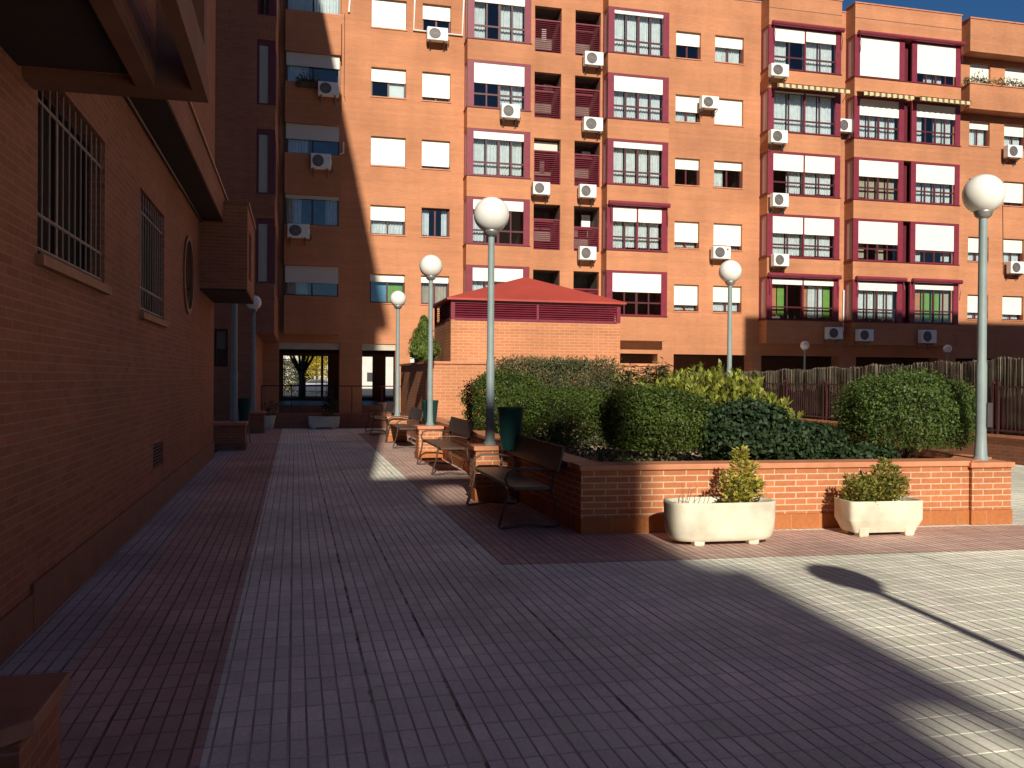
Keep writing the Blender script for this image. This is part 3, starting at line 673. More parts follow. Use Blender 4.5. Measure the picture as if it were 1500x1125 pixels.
# oriel
mb = MB(); panel(mb, lambda u, v, d: (-.81 - d, u, v), 15.9, 18.6, 3.1, 4.55, [(16.4, 17.3, 3.35, 4.2)], .15)
mb.quad((XL, 15.9, 3.1), (-.81, 15.9, 3.1), (-.81, 15.9, 4.55), (XL, 15.9, 4.55)); mb.quad((XL, 18.6, 3.1), (XL, 18.6, 4.55), (-.81, 18.6, 4.55), (-.81, 18.6, 3.1)); mb.quad((XL, 15.9, 4.55), (-.81, 15.9, 4.55), (-.81, 18.6, 4.55), (XL, 18.6, 4.55))
o = mk(mb, 'oriel', M['side'], lb); mk(MB().box(XL + .003, 15.905, 3.06, -.815, 18.59, 3.099), 'soffit', M['soffit'], o); mk(MB().box(-1.0, 16.3, 3.3, -.97, 17.4, 4.25), 'pane', M['dark'], o)
mk(MB().box(XL + .002, 15.87, 4.552, -.78, 18.62, 4.6), 'coping', M['skirt_dark'], o)
# overhanging bay above the near window
mb = MB(); mb.box(XL + .002, -4, 3.42, -.84, 5.80, 21)
o = mk(mb, 'overhang', M['side'], lb)
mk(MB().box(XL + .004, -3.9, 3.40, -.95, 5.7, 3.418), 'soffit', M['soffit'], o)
mb = MB(); mb.box(-.95, -4, 3.36, -.842, 5.798, 3.419); mb.box(XL + .002, 5.80, 3.36, -.55, 6.02, 3.52)
mb.box(-.625, -4, 3.36, -.55, 5.797, 3.62); mk(mb, 'edge_beam', M['render'], o)
mk(MB().box(-.835, 5.82, 3.521, -.56, 6.0, 21), 'fin', M['render'], o); mk(MB().box(XL + .002, 5.802, 3.521, -.837, 6.0, 21), 'end_wall', M['side'], o); mk(MB().box(-.838, -4, 5.9, -.56, 5.815, 6.1), 'sky_block_slab', M['render'], o)  # last slab is unseen, added to keep blue sky light out of the slot

# ------------------------------------------------------------------ blocks behind the camera (they cast the courtyard's shade)
def rear_block(name, label, x0, x1, y0, y1, h, attic=None):
    b = thing(name, label, 'building', ((x0 + x1) / 2, (y0 + y1) / 2, 0))
    if attic:
        mb = MB(); hs = []
        for r in range(5):
            for k in range(int((x1 - x0) / 3.4)): hs.append((x1 - 2.6 - k * 3.4, x1 - 1.2 - k * 3.4, 1.4 + r * 3.0, 2.7 + r * 3.0))
        panel(mb, lambda u, v, d: (u, y1 - d, v), x0, x1, 0, attic, hs + [(-.45, -.13, 14.0, 15.05)], .2)  # last opening is added to let a soft sun patch onto the paving
        mb.quad((x1, y1, 0), (x1, y1 - .2, 0), (x1, y1 - .2, attic), (x1, y1, attic)); mb.prism([(x0, y0), (x1 - 4, y0), (x1 - .95, y1 - .21), (x0, y1 - .21)], 0, attic - .01); mk(mb, 'wall', M['facade'], b)
        mb = MB(); gap = [(-2.4, -1.56, 18.95, 19.85)]  # unseen parapet, set back and gapped to shape the shadow and lit strip
        for e in (0, .25): panel(mb, lambda u, v, d: (u, y1 - e - d, v), x0, x1 - .34, attic, h, gap, .25 if not e else 0)
        mb.quad((x1 - .34, y1 - .25, attic), (x1 - .34, y1, attic), (x1 - .34, y1, h), (x1 - .34, y1 - .25, h)); mk(mb, 'shadow_parapet', M['facade'], b)
        mb = MB()
        for p, q, c, d in hs: mb.box(p + .01, y1 - .2, c + .01, q - .01, y1 - .17, d - .01)
        mk_each(mb, 'window', M['glass'], b)
    else:
        mk(MB().box(x0, y0, 0, x1, y1, h), 'wall', M['facade'], b)
        mk(MB().box(x0 + .01, y0, h + .001, x1, y1 - .01, h + .06), 'coping', M['coping'], b)
rear_block('apartment_building', 'brick block behind the viewer whose shadow darkens the near paving', -32, .06, -38, -25.5, 20.4, 16.7)
rear_block('apartment_building', 'brick block off to the right whose shadow covers the lower right facade', 16.2, 48, -6, 7, 19.35)

# ------------------------------------------------------------------ low wall, railing
lw = tag(mk(MB().box(-1.15, 28.3, .003, 6, 28.6, .46), 'low_wall', M['side'], None), 'low brick wall under a thin railing at the end of the path', 'wall')
rl = thing('railing', 'thin dark metal railing along the low wall at the far end of path', 'railing', (0, 28.45, .46))
mb = MB(); mb.tube([(-1.0, 28.45, 1.32), (4.6, 28.45, 1.32)], .02, 6)
mk(mb, 'handrail', M['maroon_dark'], rl)
mb = MB()
for x in (-1.0, -.1, 1.75, 2.7, 4.5): mk(MB().tube([(x, 28.45, .46), (x, 28.45, 1.31)], .017, 6), 'post', M['maroon_dark'], rl)

# ------------------------------------------------------------------ shed and its retaining wall
rw = thing('retaining_wall', 'sunlit orange brick retaining wall below the red roofed shed', 'wall', (6.5, 21, 0))
mb = MB(); mb.box(3.07, 21, 0.003, 9.3, 26.5, 1.94); mk(mb, 'wall', M['shed'], rw)
mb = MB(); mb.box(3.03, 20.96, 1.941, 9.34, 21.3, 2.0); mb.box(3.03, 21.3, 1.941, 3.35, 26.5, 2.0); mk(mb, 'coping', M['coping'], rw)
mk(MB().box(3.351, 21.301, 1.941, 9.28, 26.4, 1.96), 'planting_bed', M['soil_dark'], rw)
sh = thing('shed', 'brick ventilation shed with maroon louvre band and red pyramid roof', 'shed', (5.92, 22.8, 2))
sx0, sx1, sy0, sy1 = 3.71, 8.13, 21.5, 24.15
mk(MB().box(sx0, sy0, 1.965, sx1, sy1, 3.05), 'wall', M['shed'], sh)
mb = MB()
for x in (sx0, (sx0 + sx1) / 2 - .03, sx1 - .1): mb.box(x, sy0 - .01, 3.05, x + (.1 if x in (sx0, sx1 - .1) else .06), sy0 + .06, 3.52)
for y in (sy0 + .06, sy1 - .1): mb.box(sx0, y, 3.05, sx0 + .06, y + .1, 3.52); mb.box(sx1 - .06, y, 3.05, sx1, y + .1, 3.52)
mb.box(sx0 + .1, sy0 - .02, 3.03, sx1 - .1, sy0 + .06, 3.09); mb.box(sx0 - .005, sy0 + .16, 3.03, sx0 + .06, sy1 - .1, 3.09)
mb.box(sx0 + .1, sy0 - .005, 3.45, sx1 - .1, sy0 + .06, 3.52)
mk_each(mb, 'louvre_frame', M['maroon'], sh)
mb = MB()
for k in range(6):
    z = 3.13 + k * .057
    m = Matrix.Translation((0, sy0 + .03, z)) @ Matrix.Rotation(R(28), 4, 'X')
    mb.box(sx0 + .1, -.035, -.007, sx1 - .1, .035, .007, m)
    m = Matrix.Translation((sx0 + .03, 0, z)) @ Matrix.Rotation(R(-28), 4, 'Y'); mb.box(-.035, sy0 + .16, -.007, .035, sy1 - .1, .007, m)
mk(mb, 'louvre', M['maroon'], sh); mk(MB().box(sx0 + .12, sy0 + .12, 3.051, sx1 - .12, sy1 - .12, 3.5), 'shed_core', M['soffit'], sh)
mb = MB(); a, b, c, d = sx0 - .12, sx1 + .12, sy0 - .12, sy1 + .12; ap = (5.92, 22.82, 4.30)
e = [(a, c, 3.521), (b, c, 3.521), (b, d, 3.521), (a, d, 3.521)]; e2 = [(x, y, 3.57) for x, y, z in e]
for k in range(4): mb.quad(e[k], e[(k + 1) % 4], e2[(k + 1) % 4], e2[k]); mb.quad(e2[k], e2[(k + 1) % 4], ap)
mb.quad(*e[::-1]); mk(mb, 'roof', M['roofred'], sh)

# ------------------------------------------------------------------ big brick planter
pl = thing('brick_planter', 'long raised brick planter bed full of clipped bushes', 'planter', (4.5, 9, 0))
A = Vector((2.86, 8.66)); B = Vector((7.35, 8.42)); u = (B - A).normalized(); nrm = Vector((-u.y, u.x))
def fr(s, t): q = A + u * s + nrm * t; return (q.x, q.y)
Ls = (B - A).length
def wall_line(p, q, th, z0, z1, mb, off=0, e0=0, e1=0):
    p, q = Vector(p), Vector(q); d = (q - p).normalized(); n = Vector((-d.y, d.x)); a = p - d * e0 - n * off; b = q + d * e1 - n * off
    mb.prism([tuple(a), tuple(b), tuple(b + n * (th + 2 * off)), tuple(a + n * (th + 2 * off))], z0, z1)
mb = MB(); corner_back = (2.86, 20.95)
pts = [tuple(A), tuple(B), (7.95, 8.9), (7.95, 20.95), corner_back]
front = MB(); wall_line(A, B, .25, .165, .655, front)
mk(front, 'front_wall', M['planter'], pl)
mb = MB(); mb.box(2.86, 8.925, .165, 3.1, 20.95, .655); mb.box(7.72, 9.0, .165, 7.95, 20.95, .655); mb.prism([(7.35, 8.43), (7.95, 8.8), (7.95, 9.0), (7.72, 9.0), (7.35, 8.7)], .165, .655)
mk(mb, 'side_wall', M['planter'], pl)
mb = MB(); wall_line(A, B, .25, .003, .163, mb, .012, 0, 0); mb.box(2.848, 8.94, .003, 3.1, 20.95, .1635); mb.box(7.72, 9, .003, 7.96, 20.95, .1635); mk(mb, 'skirting', M['skirt'], pl)
mb = MB(); wall_line(A, B, .30, .656, .715, mb, .025, .02, 0); mb.box(2.83, 9.02, .656, 3.16, 20.95, .7145); mb.box(7.68, 9.05, .656, 7.98, 20.95, .7145); mb.prism([(7.375, 8.4), (7.98, 8.78), (7.98, 9.048), (7.68, 9.048), (7.38, 8.76)], .656, .7142)
mk(mb, 'coping', M['coping'], pl, bevel=.008)
mb = MB()
for k in range(26):                      # uneven soil surface
    pass
nx, ny = 36, 80
gv = [[(3.11 + (7.7 - 3.11) * i / nx, 8.95 + (20.9 - 8.95) * j / ny, .58 + .05 * math.sin(i * .7 + j * .4) + random.uniform(-.02, .02)) for i in range(nx + 1)] for j in range(ny + 1)]
for j in range(ny):
    for i in range(nx): mb.quad(gv[j][i], gv[j][i + 1], gv[j + 1][i + 1], gv[j + 1][i])
mk(mb, 'soil', M['soil'], pl)

# lamp piers
def pier(label, x, y, w=.46, h=.72, mat='planter', rz=0):
    t = thing('lamp_pier', label, 'pier', (x, y, 0), rz, 'brick piers carrying the lamps'); k = w / 2
    MB().box(-k, -k, .165, k, k, h - .062).build('shaft', M[mat], t); MB().box(-k - .012, -k - .012, .003, k + .012, k + .012, .163).build('skirting', M['skirt'] if mat == 'planter' else M['skirt_dark'], t)
    MB().box(-k - .03, -k - .03, h - .061, k + .03, k + .03, h).build('coping', M['coping'], t, bevel=.01)
    return t
pier('sunlit brick pier behind the nearest bench, nearest of the left row', 2.49, 11.45, .42)
pier('brick pier under the middle lamp of the bench row', 2.57, 17.35, .46, .66)
pier('brick pier under the farthest lamp of the bench row', 2.46, 22.1, .46, .64)
pier('brick pier at right end of the planter under the large lamp', 7.62, 8.62, .5, .70, 'planter', -.05)
pier('shaded brick pier by the left wall under the dim globe lamp', -1.15, 26.2, .62, .62, 'side')
pier('shaded brick pier at the left wall end, beneath the oriel', -1.42, 20.4, .75, .60, 'side')
pier('brick pier of the lamp behind the bushes', 8.4, 16.1)
pier('brick pier of the lamp beside the viewer', 3.53, -.91)
# low brick box at the bottom left corner
bx = thing('brick_box', 'low brick box with terracotta rim at bottom left against the wall', 'planter', (-1.2, 3.45, 0))
MB().box(-.36, -.26, .003, .33, .26, .39).build('wall', M['side'], bx)
mb = MB(); mb.prism([(-.36, -.29), (.28, -.29), (.36, -.2), (.36, .29), (.1, .29), (.1, -.05), (-.36, -.05)], .391, .45); mb.prism([(-.36, .2), (.099, .2), (.099, .29), (-.36, .29)], .391, .45); mb.build('coping', M['coping_dark'], bx, bevel=.006)
MB().box(-.36, -.05, .391, .098, .2, .41).build('soil', plain('blue_grey_gravel', (.10, .13, .16), .9, .5, 30), bx)

# ------------------------------------------------------------------ lamps
def lamp(label, x, y, zb, zg=3.75, rg=.225, rp=.055, panel_=False):
    t = thing('street_lamp', label, 'lamp', (x, y, zb), 0, 'globe lamps on tall grey poles'); h = zg - zb
    MB().lathe((0, 0, 0), [(.085, 0), (.085, .03), (rp * 1.2, .05), (rp, .3), (rp, 1.1), (rp * .88, 1.14), (rp * .78, h - rg - .02)], 20).build('pole', M['pole'], t, 'angle')
    MB().lathe((0, 0, 0), [(rp * .8, h - rg - .06), (rp * 1.5, h - rg - .03), (.10, h - rg + .005), (.11, h - rg + .035)], 20).build('collar', M['galv'], t, True)
    MB().sphere((0, 0, h), rg, 40, 26).build('globe', M['globe'], t, True)
    if panel_: MB().box(.02, -rp - .022, .38, .09, -.02, .66).build('access_panel', M['iron'], t, bevel=.006)
    return t
lamp('globe lamp on the nearest pier behind the first bench, pole half in shade', 2.51, 11.45, .72, 3.76, .235)
lamp('globe lamp in the middle of the left bench row', 2.59, 17.35, .66, 3.80, .225)
lamp('globe lamp farthest along the left bench row, in front of the passage', 2.48, 22.1, .64, 3.56, .20)
lamp('tall globe lamp at the right end of the planter, largest in view', 7.68, 8.62, .70, 3.76, .225, .058, True)
lamp('globe lamp rising behind the laurel bush in the middle', 8.4, 16.1, .72, 3.76, .225)
lamp('dim globe lamp in shade under the stair tower', -1.15, 26.2, .62, 3.70, .21)
lamp('shaded lamp pole at the left wall whose globe hides behind the oriel', -1.30, 20.4, .60, 3.75, .225, .075)
X_, Z_ = on_wall(1179, 506, 33); lamp('small distant globe lamp in front of the dark arcade, left of two', X_, 33, 0, Z_, .185, .05)
X_, Z_ = on_wall(1388, 511, 33); lamp('small distant globe lamp in front of the dark arcade, right of two', X_, 33, 0, Z_, .18, .05)
lamp('globe lamp beside the viewer that throws the long shadow on the paving', 3.53, -.91, .72, 3.75, .225)

# ------------------------------------------------------------------ benches
def bench_proto():
    t = thing('park_bench', '', 'bench', (0, 0, 0), 0, 'benches along the planter wall'); L = 2.1
    MB().box(.02, .0, .43, .42, L, .465).build('seat', M['wood'], t, bevel=.006)
    m = Matrix.Translation((.50, 0, .62)) @ Matrix.Rotation(R(14), 4, 'Y')
    MB().box(-.015, 0, 0, .015, L, .27, m).build('backrest', M['wood'], t, bevel=.006)
    for y in (.16, L - .16):
        mb = MB(); pts = []
        loop = [(.52, .60), (.30, .64), (.08, .64), (.0, .60), (-.03, .53), (.0, .44), (-.02, .30), (-.10, .03), (-.08, .012), (.20, .045), (.52, .012), (.56, .03), (.48, .42), (.52, .62), (.585, .88)]
        mb.tube([(x, y, z) for x, z in loop], .014, 8); mb.tube([(-.005, y, .425), (.46, y, .415)], .012, 6)
        mb.build('side_frame', M['steel'], t, True)
    mb = MB(); mb.tube([(.2, .16, .41), (.2, L - .16, .41)], .012, 6); mb.build('stretcher', M['steel'], t, True)
    return t
b0 = bench_proto(); b0.location = (2.2, 8.95, 0); b0['label'] = 'nearest bench in dark shade by the planter corner'
dup(b0, 'second bench, half sunlit between the two nearer brick piers', (2.28, 14.2, 0))
dup(b0, 'third bench along the planter beside the middle lamp', (2.25, 19.8, 0)); dup(b0, 'farthest bench in shade at the end of the bench row', (2.12, 24.4, 0))

# ------------------------------------------------------------------ litter bins
def bin_proto():
    t = thing('litter_bin', '', 'bin', (0, 0, 0), 0, 'green litter bins')
    MB().lathe((0, 0, 0), [(.105, .68), (.118, .69), (.165, 1.19), (.172, 1.2), (.172, 1.235), (.155, 1.235), (.15, 1.2), (.11, .72)], 24).build('bucket', M['bin'], t, 'angle')
    for x in (-.05, .07):
        MB().tube([(x, .17, 1.1), (x, .17, .75), (x * 2.4, .19, 0)], .014, 6).build('leg', M['galv'], t, True)
    return t
bn = bin_proto(); bn.location = (2.68, 11.0, 0); bn['label'] = 'green litter bin on legs beside the nearest lamp pole'
dup(bn, 'green litter bin behind the middle lamp pole against the wall', (2.72, 18.2, -.1)); dup(bn, 'dark litter bin in shade beside the left lamp pole', (-1.17, 21.8, -.15))

# ------------------------------------------------------------------ white pots
def superring(cx, cy, a, b, z, p, n=48):
    out = []
    for k in range(n):
        t = 2 * math.pi * k / n; c, s = math.cos(t), math.sin(t)
        out.append((cx + a * math.copysign(abs(c) ** (2 / p), c), cy + b * math.copysign(abs(s) ** (2 / p), s), z))
    return out
def trough(label, x, y, rz, w, d, h, p, foot, chamfer=False, soil='soil_dark', group='white concrete plant troughs'):
    t = thing('plant_trough', label, 'planter', (x, y, 0), rz, group); a, b = w / 2, d / 2
    prof = [(.84, .045), (.87, .05), (.93, .085), (.972, .16), (.988, h * .6), (.993, h - .06),
            ]
    if chamfer: prof = [(.79, .045), (.80, .05), (.985, h * .45), (.99, h * .47), (.995, h - .05)]
    prof += [ (1.0, h - .03), (1.0, h), (.93, h), (.90, h - .03), (.89, h - .10)]
    MB().rings([superring(0, 0, a * (1 - (1 - q) * .75), b * q, z, p) for q, z in prof], True, True, False).build('trough', M['pot'], t, 'angle' if chamfer else True)
    for sx in (-1, 1):
        for sy in (-1, 1):
            cx, cy = sx * foot, sy * b * .58; MB().rings([[(cx + ix * q, cy + iy * q, z) for ix, iy in ((-1, -1), (1, -1), (1, 1), (-1, 1))] for q, z in ((.05, 0.002), (.062, .10))]).build('foot', M['pot'], t, bevel=.012)
    MB().rings([superring(0, 0, a * .89, b * .87, h - .07, p), superring(0, 0, a * .5, b * .5, h - .05, p)], True, False, True).build('soil', M[soil], t, True)
    return t
trough('wide rounded white trough in front of the planter, left of two', 4.07, 7.98, -.05, 1.10, .46, .42, 3.8, .28)
trough('smaller rectangular white trough in front of the planter, right of two', 5.93, 8.07, -.05, .84, .38, .37, 9, .26, True)
trough('white rectangular trough at the foot of the low wall', .88, 28.0, 0, .95, .36, .38, 6, .3)
pt = thing('flower_pot', 'small white tapered pot in the far left corner of the path', 'planter', (-.77, 27.9, 0), 0)
MB().lathe((0, 0, 0), [(.12, .004), (.14, .02), (.2, .36), (.215, .37), (.215, .42), (.19, .42), (.17, .34)], 24).build('pot', M['pot'], pt, 'angle')
MB().lathe((0, 0, 0), [(.175, .36), (.05, .37)], 20, False, True).build('soil', M['soil_dark'], pt)

def shrub(name, label, x, y, z, stems, mat, size=.05, seed=3, per=150, spread=.04, group=None, aspect=.5, parent_loc=None):
    """upright plant: leafy stems"""
    root = thing(name, label, 'plant', (x, y, z), 0, group); g = np.random.default_rng(seed); mb = MB(); P = []; N = []; D = []
    for (dx, dy, tx, ty, h) in stems:
        mb.tube([(dx, dy, -.03), ((dx + tx) / 2, (dy + ty) / 2, h * .5), (tx, ty, h)], .009, 6, .003)
        n = int(per * h); t = g.uniform(.05, 1.0, n) ** .8
        sp = spread * (1.25 - .8 * t)
        a = g.uniform(0, 6.28, n); r_ = sp * np.sqrt(g.random(n)) * 2
        P.append(np.stack([dx + (tx - dx) * t + r_ * np.cos(a), dy + (ty - dy) * t + r_ * np.sin(a), h * t], 1))
        o = np.stack([np.cos(a), np.sin(a), np.full(n, .9)], 1); N.append(np.stack([-np.cos(a) * .5, -np.sin(a) * .5, np.full(n, 1.)], 1)); D.append(o)
    mb.build('stem', M['bark'], root, True)
    leaf_mesh('foliage', mat, np.concatenate(P), np.concatenate(N), size, root, aspect, .5, .05, 0, np.concatenate(D))
    return root
G_ = 'variegated shrubs in the white troughs'
shrub('potted_shrub', 'bright yellow green shrub with a tall tip in the left trough', 4.28, 7.98, .36, [(0, 0, .02, 0, .56), (.05, .02, .16, .03, .40), (-.05, .0, -.13, .0, .34), (.0, .03, .08, .05, .28), (-.02, -.03, -.05, -.06, .26), (.06, -.02, .14, -.05, .25), (.1, 0, .2, 0, .22)], M['euonymus'], .052, 3, 900, .06, G_)
shrub('potted_shrub', 'short bushy shrub at left in the right hand trough', 5.76, 8.07, .31, [(0, 0, .02, 0, .30), (-.06, 0, -.14, .02, .31), (.05, .02, .1, .04, .27), (-.03, -.03, -.08, -.06, .22), (.04, -.03, .1, -.06, .25), (-.1, .02, -.17, 0, .25)], M['euonymus_dark'], .045, 4, 1000, .06, G_)
shrub('potted_shrub', 'taller dark leaved shrub at right in the right hand trough', 6.03, 8.07, .31, [(0, 0, -.02, 0, .47), (-.05, 0, -.1, .02, .40), (.05, .02, .13, .04, .38), (.03, -.03, .04, -.06, .30), (.06, -.02, .16, -.04, .28), (-.03, .02, -.1, 0, .26)], M['euonymus_dark'], .045, 5, 1000, .055, G_)
shrub('potted_plant', 'sparse plant in the small white pot at the far left corner', -.77, 27.9, .36, [(0, 0, .05, 0, .5), (.02, 0, .22, .02, .4), (-.03, 0, -.18, 0, .42)], M['ivy'], .07, 8, 120, .06)
shrub('potted_plant', 'dark upright plant in the white trough by low wall', 1.02, 28.0, .32, [(0, 0, .02, 0, .85), (.05, 0, .15, .02, .7), (-.05, 0, -.1, 0, .6)], M['ivy'], .08, 9, 200, .09)
dt = thing('dry_plant', 'bare withered twigs in the left half of the left trough', 'plant', (3.78, 7.98, .35))
mb = MB(); rr_ = random.Random(4)
for k in range(9):
    x = rr_.uniform(-.18, .2); y = rr_.uniform(-.08, .08); tx = x + rr_.uniform(-.28, .2); h = rr_.uniform(.06, .24)
    mb.tube([(x, y, -.02), ((x + tx) / 2, y, h * .8), (tx, y + rr_.uniform(-.05, .05), h)], .004, 5, .0015)
mb.build('stem', M['rust'], dt)

# ------------------------------------------------------------------ bushes of the planter
HG = 'clipped bushes in the brick planter'
bush('clipped_bush', 'large flat topped round bush beside the right lamp', 'bush', (7.38, 9.52, 1.17), (.83, .66, .53), M['hedge_light'], 34000, .036, .58, HG, 10, 2.9, .13, .10, .80, 21)
bush('clipped_bush', 'round clipped bush at the front of the planter, left half in shade', 'bush', (4.13, 9.75, 1.09), (.66, .62, .42), M['hedge'], 26000, .036, .58, HG, 10, 2.6, .14, .11, .78, 22)
bush('clipped_bush', 'boxy clipped hedge above the left planter wall behind the bin', 'bush', (3.98, 13.0, 1.01), (.86, 1.15, .43), M['hedge'], 36000, .038, .58, HG, 12, 3.2, .13, .11, .70, 23)
bush('clipped_bush', 'rounded clipped bush at the back, beside the lamp pole', 'bush', (3.52, 15.0, 1.18), (.66, .7, .52), M['hedge'], 22000, .04, .58, HG, 6, 2.8, .14, .10, .62, 24)
bush('grey_hedge', 'loose grey green hedge trimmed flat along the shed wall', 'hedge', (5.72, 19.2, 1.38), (1.42, .5, .63), M['hedge_grey'], 34000, .07, .58, None, 12, 7, .26, .07, .8, 25, .3, 1.1, .8)
bush('dark_shrub', 'dark green large leaved shrub beside the round front bush', 'bush', (5.06, 9.24, .98), (.50, .38, .37), M['ivy'], 9500, .062, .58, None, 5, 2.6, .2, .10, .66, 26, .62, .7)
bush('dark_shrub', 'low dark green shrub behind the white troughs', 'bush', (5.72, 9.28, .86), (.56, .40, .27), M['ivy'], 9000, .058, .58, None, 5, 2.6, .2, .12, .64, 27, .62, .7)
bush('low_shrub', 'small sprig of dark leaves at the right end of the planter', 'bush', (6.45, 9.15, .72), (.45, .28, .12), M['ivy'], 1500, .07, .58, None, 3, 2.4, .25, .2, .6, 28, .6, .8)
bush('low_shrub', 'small yellowish shrub by the fence behind the big bush', 'bush', (7.2, 13.6, 1.0), (.32, .3, .28), M['laurel'], 1500, .08, .58, None, 3, 2.4, .25, .2, .6, 29, .5, .8)
# laurel with upright yellow green shoots
lr = thing('laurel', 'bright yellow green laurel with upright shoots in the planter centre', 'bush', (6.02, 11.9, .58))
g = np.random.default_rng(31); P, N, D = [], [], []; mb = MB()
for k in range(210):
    a = g.uniform(0, 6.28); q = math.sqrt(g.random()); bxx, byy = q * 1.18 * math.cos(a), q * .6 * math.sin(a)
    h = (1.24 - .50 * max(0, bxx) ** 1.2 - .12 * q - .25 * max(0, -bxx)) * g.uniform(.78, 1.06); tx, ty = bxx * 1.1 + g.normal(0, .05), byy * 1.1 + g.normal(0, .05)
    mb.tube([(bxx * .5, byy * .5, 0), (bxx, byy, h * .55), (tx, ty, h)], .008, 5, .003)
    m = 34; t = g.uniform(.36, 1, m); an = g.uniform(0, 6.28, m)
    P.append(np.stack([bxx + (tx - bxx) * t, byy + (ty - byy) * t, h * t], 1)); D.append(np.stack([np.cos(an) * .55, np.sin(an) * .55, np.full(m, .9)], 1)); N.append(np.stack([-np.cos(an), -np.sin(an), np.full(m, .7)], 1))
mb.build('stem', M['bark'], lr, True); leaf_mesh('foliage', M['laurel'], np.concatenate(P), np.concatenate(N), .11, lr, .44, .25, .04, 0, np.concatenate(D))
# oleander with arching long leaves
ol = thing('oleander', 'loose shrub with long drooping leaves behind the laurel', 'bush', (5.52, 13.2, .58))
P, N, D = [], [], []; mb = MB()
for k in range(44):
    a = g.uniform(0, 6.28); q = math.sqrt(g.random()); tx, ty = q * .62 * math.cos(a), q * .5 * math.sin(a); h = (1.42 - .30 * q) * g.uniform(.8, 1.05)
    mb.tube([(tx * .3, ty * .3, 0), (tx * .8, ty * .8, h * .6), (tx, ty, h)], .009, 5, .004)
    m = 60; t = g.uniform(.5, 1, m); an = g.uniform(0, 6.28, m)
    P.append(np.stack([tx * t, ty * t, h * t], 1)); D.append(np.stack([np.cos(an), np.sin(an), g.uniform(-.35, .6, m)], 1)); N.append(np.stack([np.cos(an) * .3, np.sin(an) * .3, np.full(m, 1.)], 1))
mb.build('stem', M['bark'], ol, True); leaf_mesh('foliage', M['oleander'], np.concatenate(P), np.concatenate(N), .17, ol, .2, .3, .03, 0, np.concatenate(D))
# low creeping plants on the bare soil
n = 5200; gx = g.uniform(3.16, 5.2, n); gy = 9.0 + g.uniform(0, 1, n) ** .9 * 4.6; keep = (np.sin(gx * 5.1 + 1) + np.sin(gy * 3.7) + np.sin((gx + gy) * 7.3) * .7 + g.normal(0, .5, n)) > -.15
P = np.stack([gx, gy, .62 + np.abs(g.normal(0, .055, n))], 1)[keep]
gc = leaf_mesh('ground_cover', M['hedge_grey'], P, np.tile([0, -.2, 1.], (len(P), 1)), .06, None, .5, .6, .04, .5); tag(gc, 'low grey green creeping plants on the soil between bushes', 'ground cover', None, 'stuff')
# cypress on the retaining wall
cy_ = thing('cypress', 'small conical cypress left of the shed on top of the wall', 'tree', (3.2, 22.6, 1.9))
MB().tube([(0, 0, 0), (0, 0, 1.0)], .03, 8, .01).build('trunk', M['bark'], cy_, True)
n = 9000; t = g.random(n) ** 1.1; an = g.uniform(0, 6.28, n); rad = .37 * np.clip(np.minimum(t / .22, (1.02 - t) / .78), 0, 1) ** .75 * (1 + .22 * np.sin(an * 3 + t * 9) + .14 * np.sin(an * 7 - t * 17)) * np.sqrt(g.uniform(.35, 1.15, n))
P = np.stack([rad * np.cos(an), rad * np.sin(an), .02 + 1.22 * t], 1)
leaf_mesh('crown', M['cypress'], P, np.stack([np.cos(an), np.sin(an), np.full(n, .3)], 1), .075, cy_, .3, .5, .03, 0, np.stack([np.cos(an) * .5, np.sin(an) * .5, np.full(n, 1.)], 1))
# balcony plants
def bx_plants(x0, x1, z, label):
    t = thing('balcony_plant', label, 'plant', ((x0 + x1) / 2, YB + .2, z), 0, None); g2 = np.random.default_rng(int(x0 * 7)); n = 420; w_ = (x1 - x0) / 2
    q = g2.uniform(-1, 1, n); an = g2.uniform(0, 6.28, n)
    P = np.stack([q * w_, g2.normal(0, .12, n) - .05, np.abs(g2.normal(0, .2, n)) * (1 - .5 * np.abs(q)) + .0], 1)
    leaf_mesh('foliage', M['scrub'], P, np.tile([0, -.5, .6], (n, 1)), .17, t, .25, .6, .03, .6)
    MB().box(-w_ * .7, -.1, -.12, w_ * .7, .1, .04).build('window_box', M['soil_dark'], t)
bx_plants(30.5, 31.9, 15.66, 'straggly plant at the left corner of the top right balcony'); bx_plants(32.2, 33.9, 15.66, 'bushy plant trailing over the middle of the top right balcony')
bx_plants(34.1, 34.9, 15.63, 'small plant at right on the top right balcony, under closed blind')
t = thing('window_plant', 'dark leafy plant on the sill of the shaded left column', 'plant', (.5, YA - .1, 13.0)); g2 = np.random.default_rng(5)
P = np.stack([g2.uniform(-.5, .35, 300), g2.normal(0, .08, 300), np.abs(g2.normal(0, .14, 300))], 1); leaf_mesh('foliage', M['scrub'], P, np.tile([0, -.5, .6], (300, 1)), .12, t, .35, .6, .03, .4); MB().box(-.5, -.1, -.14, .4, .08, .03).build('window_box', M['soil_dark'], t)

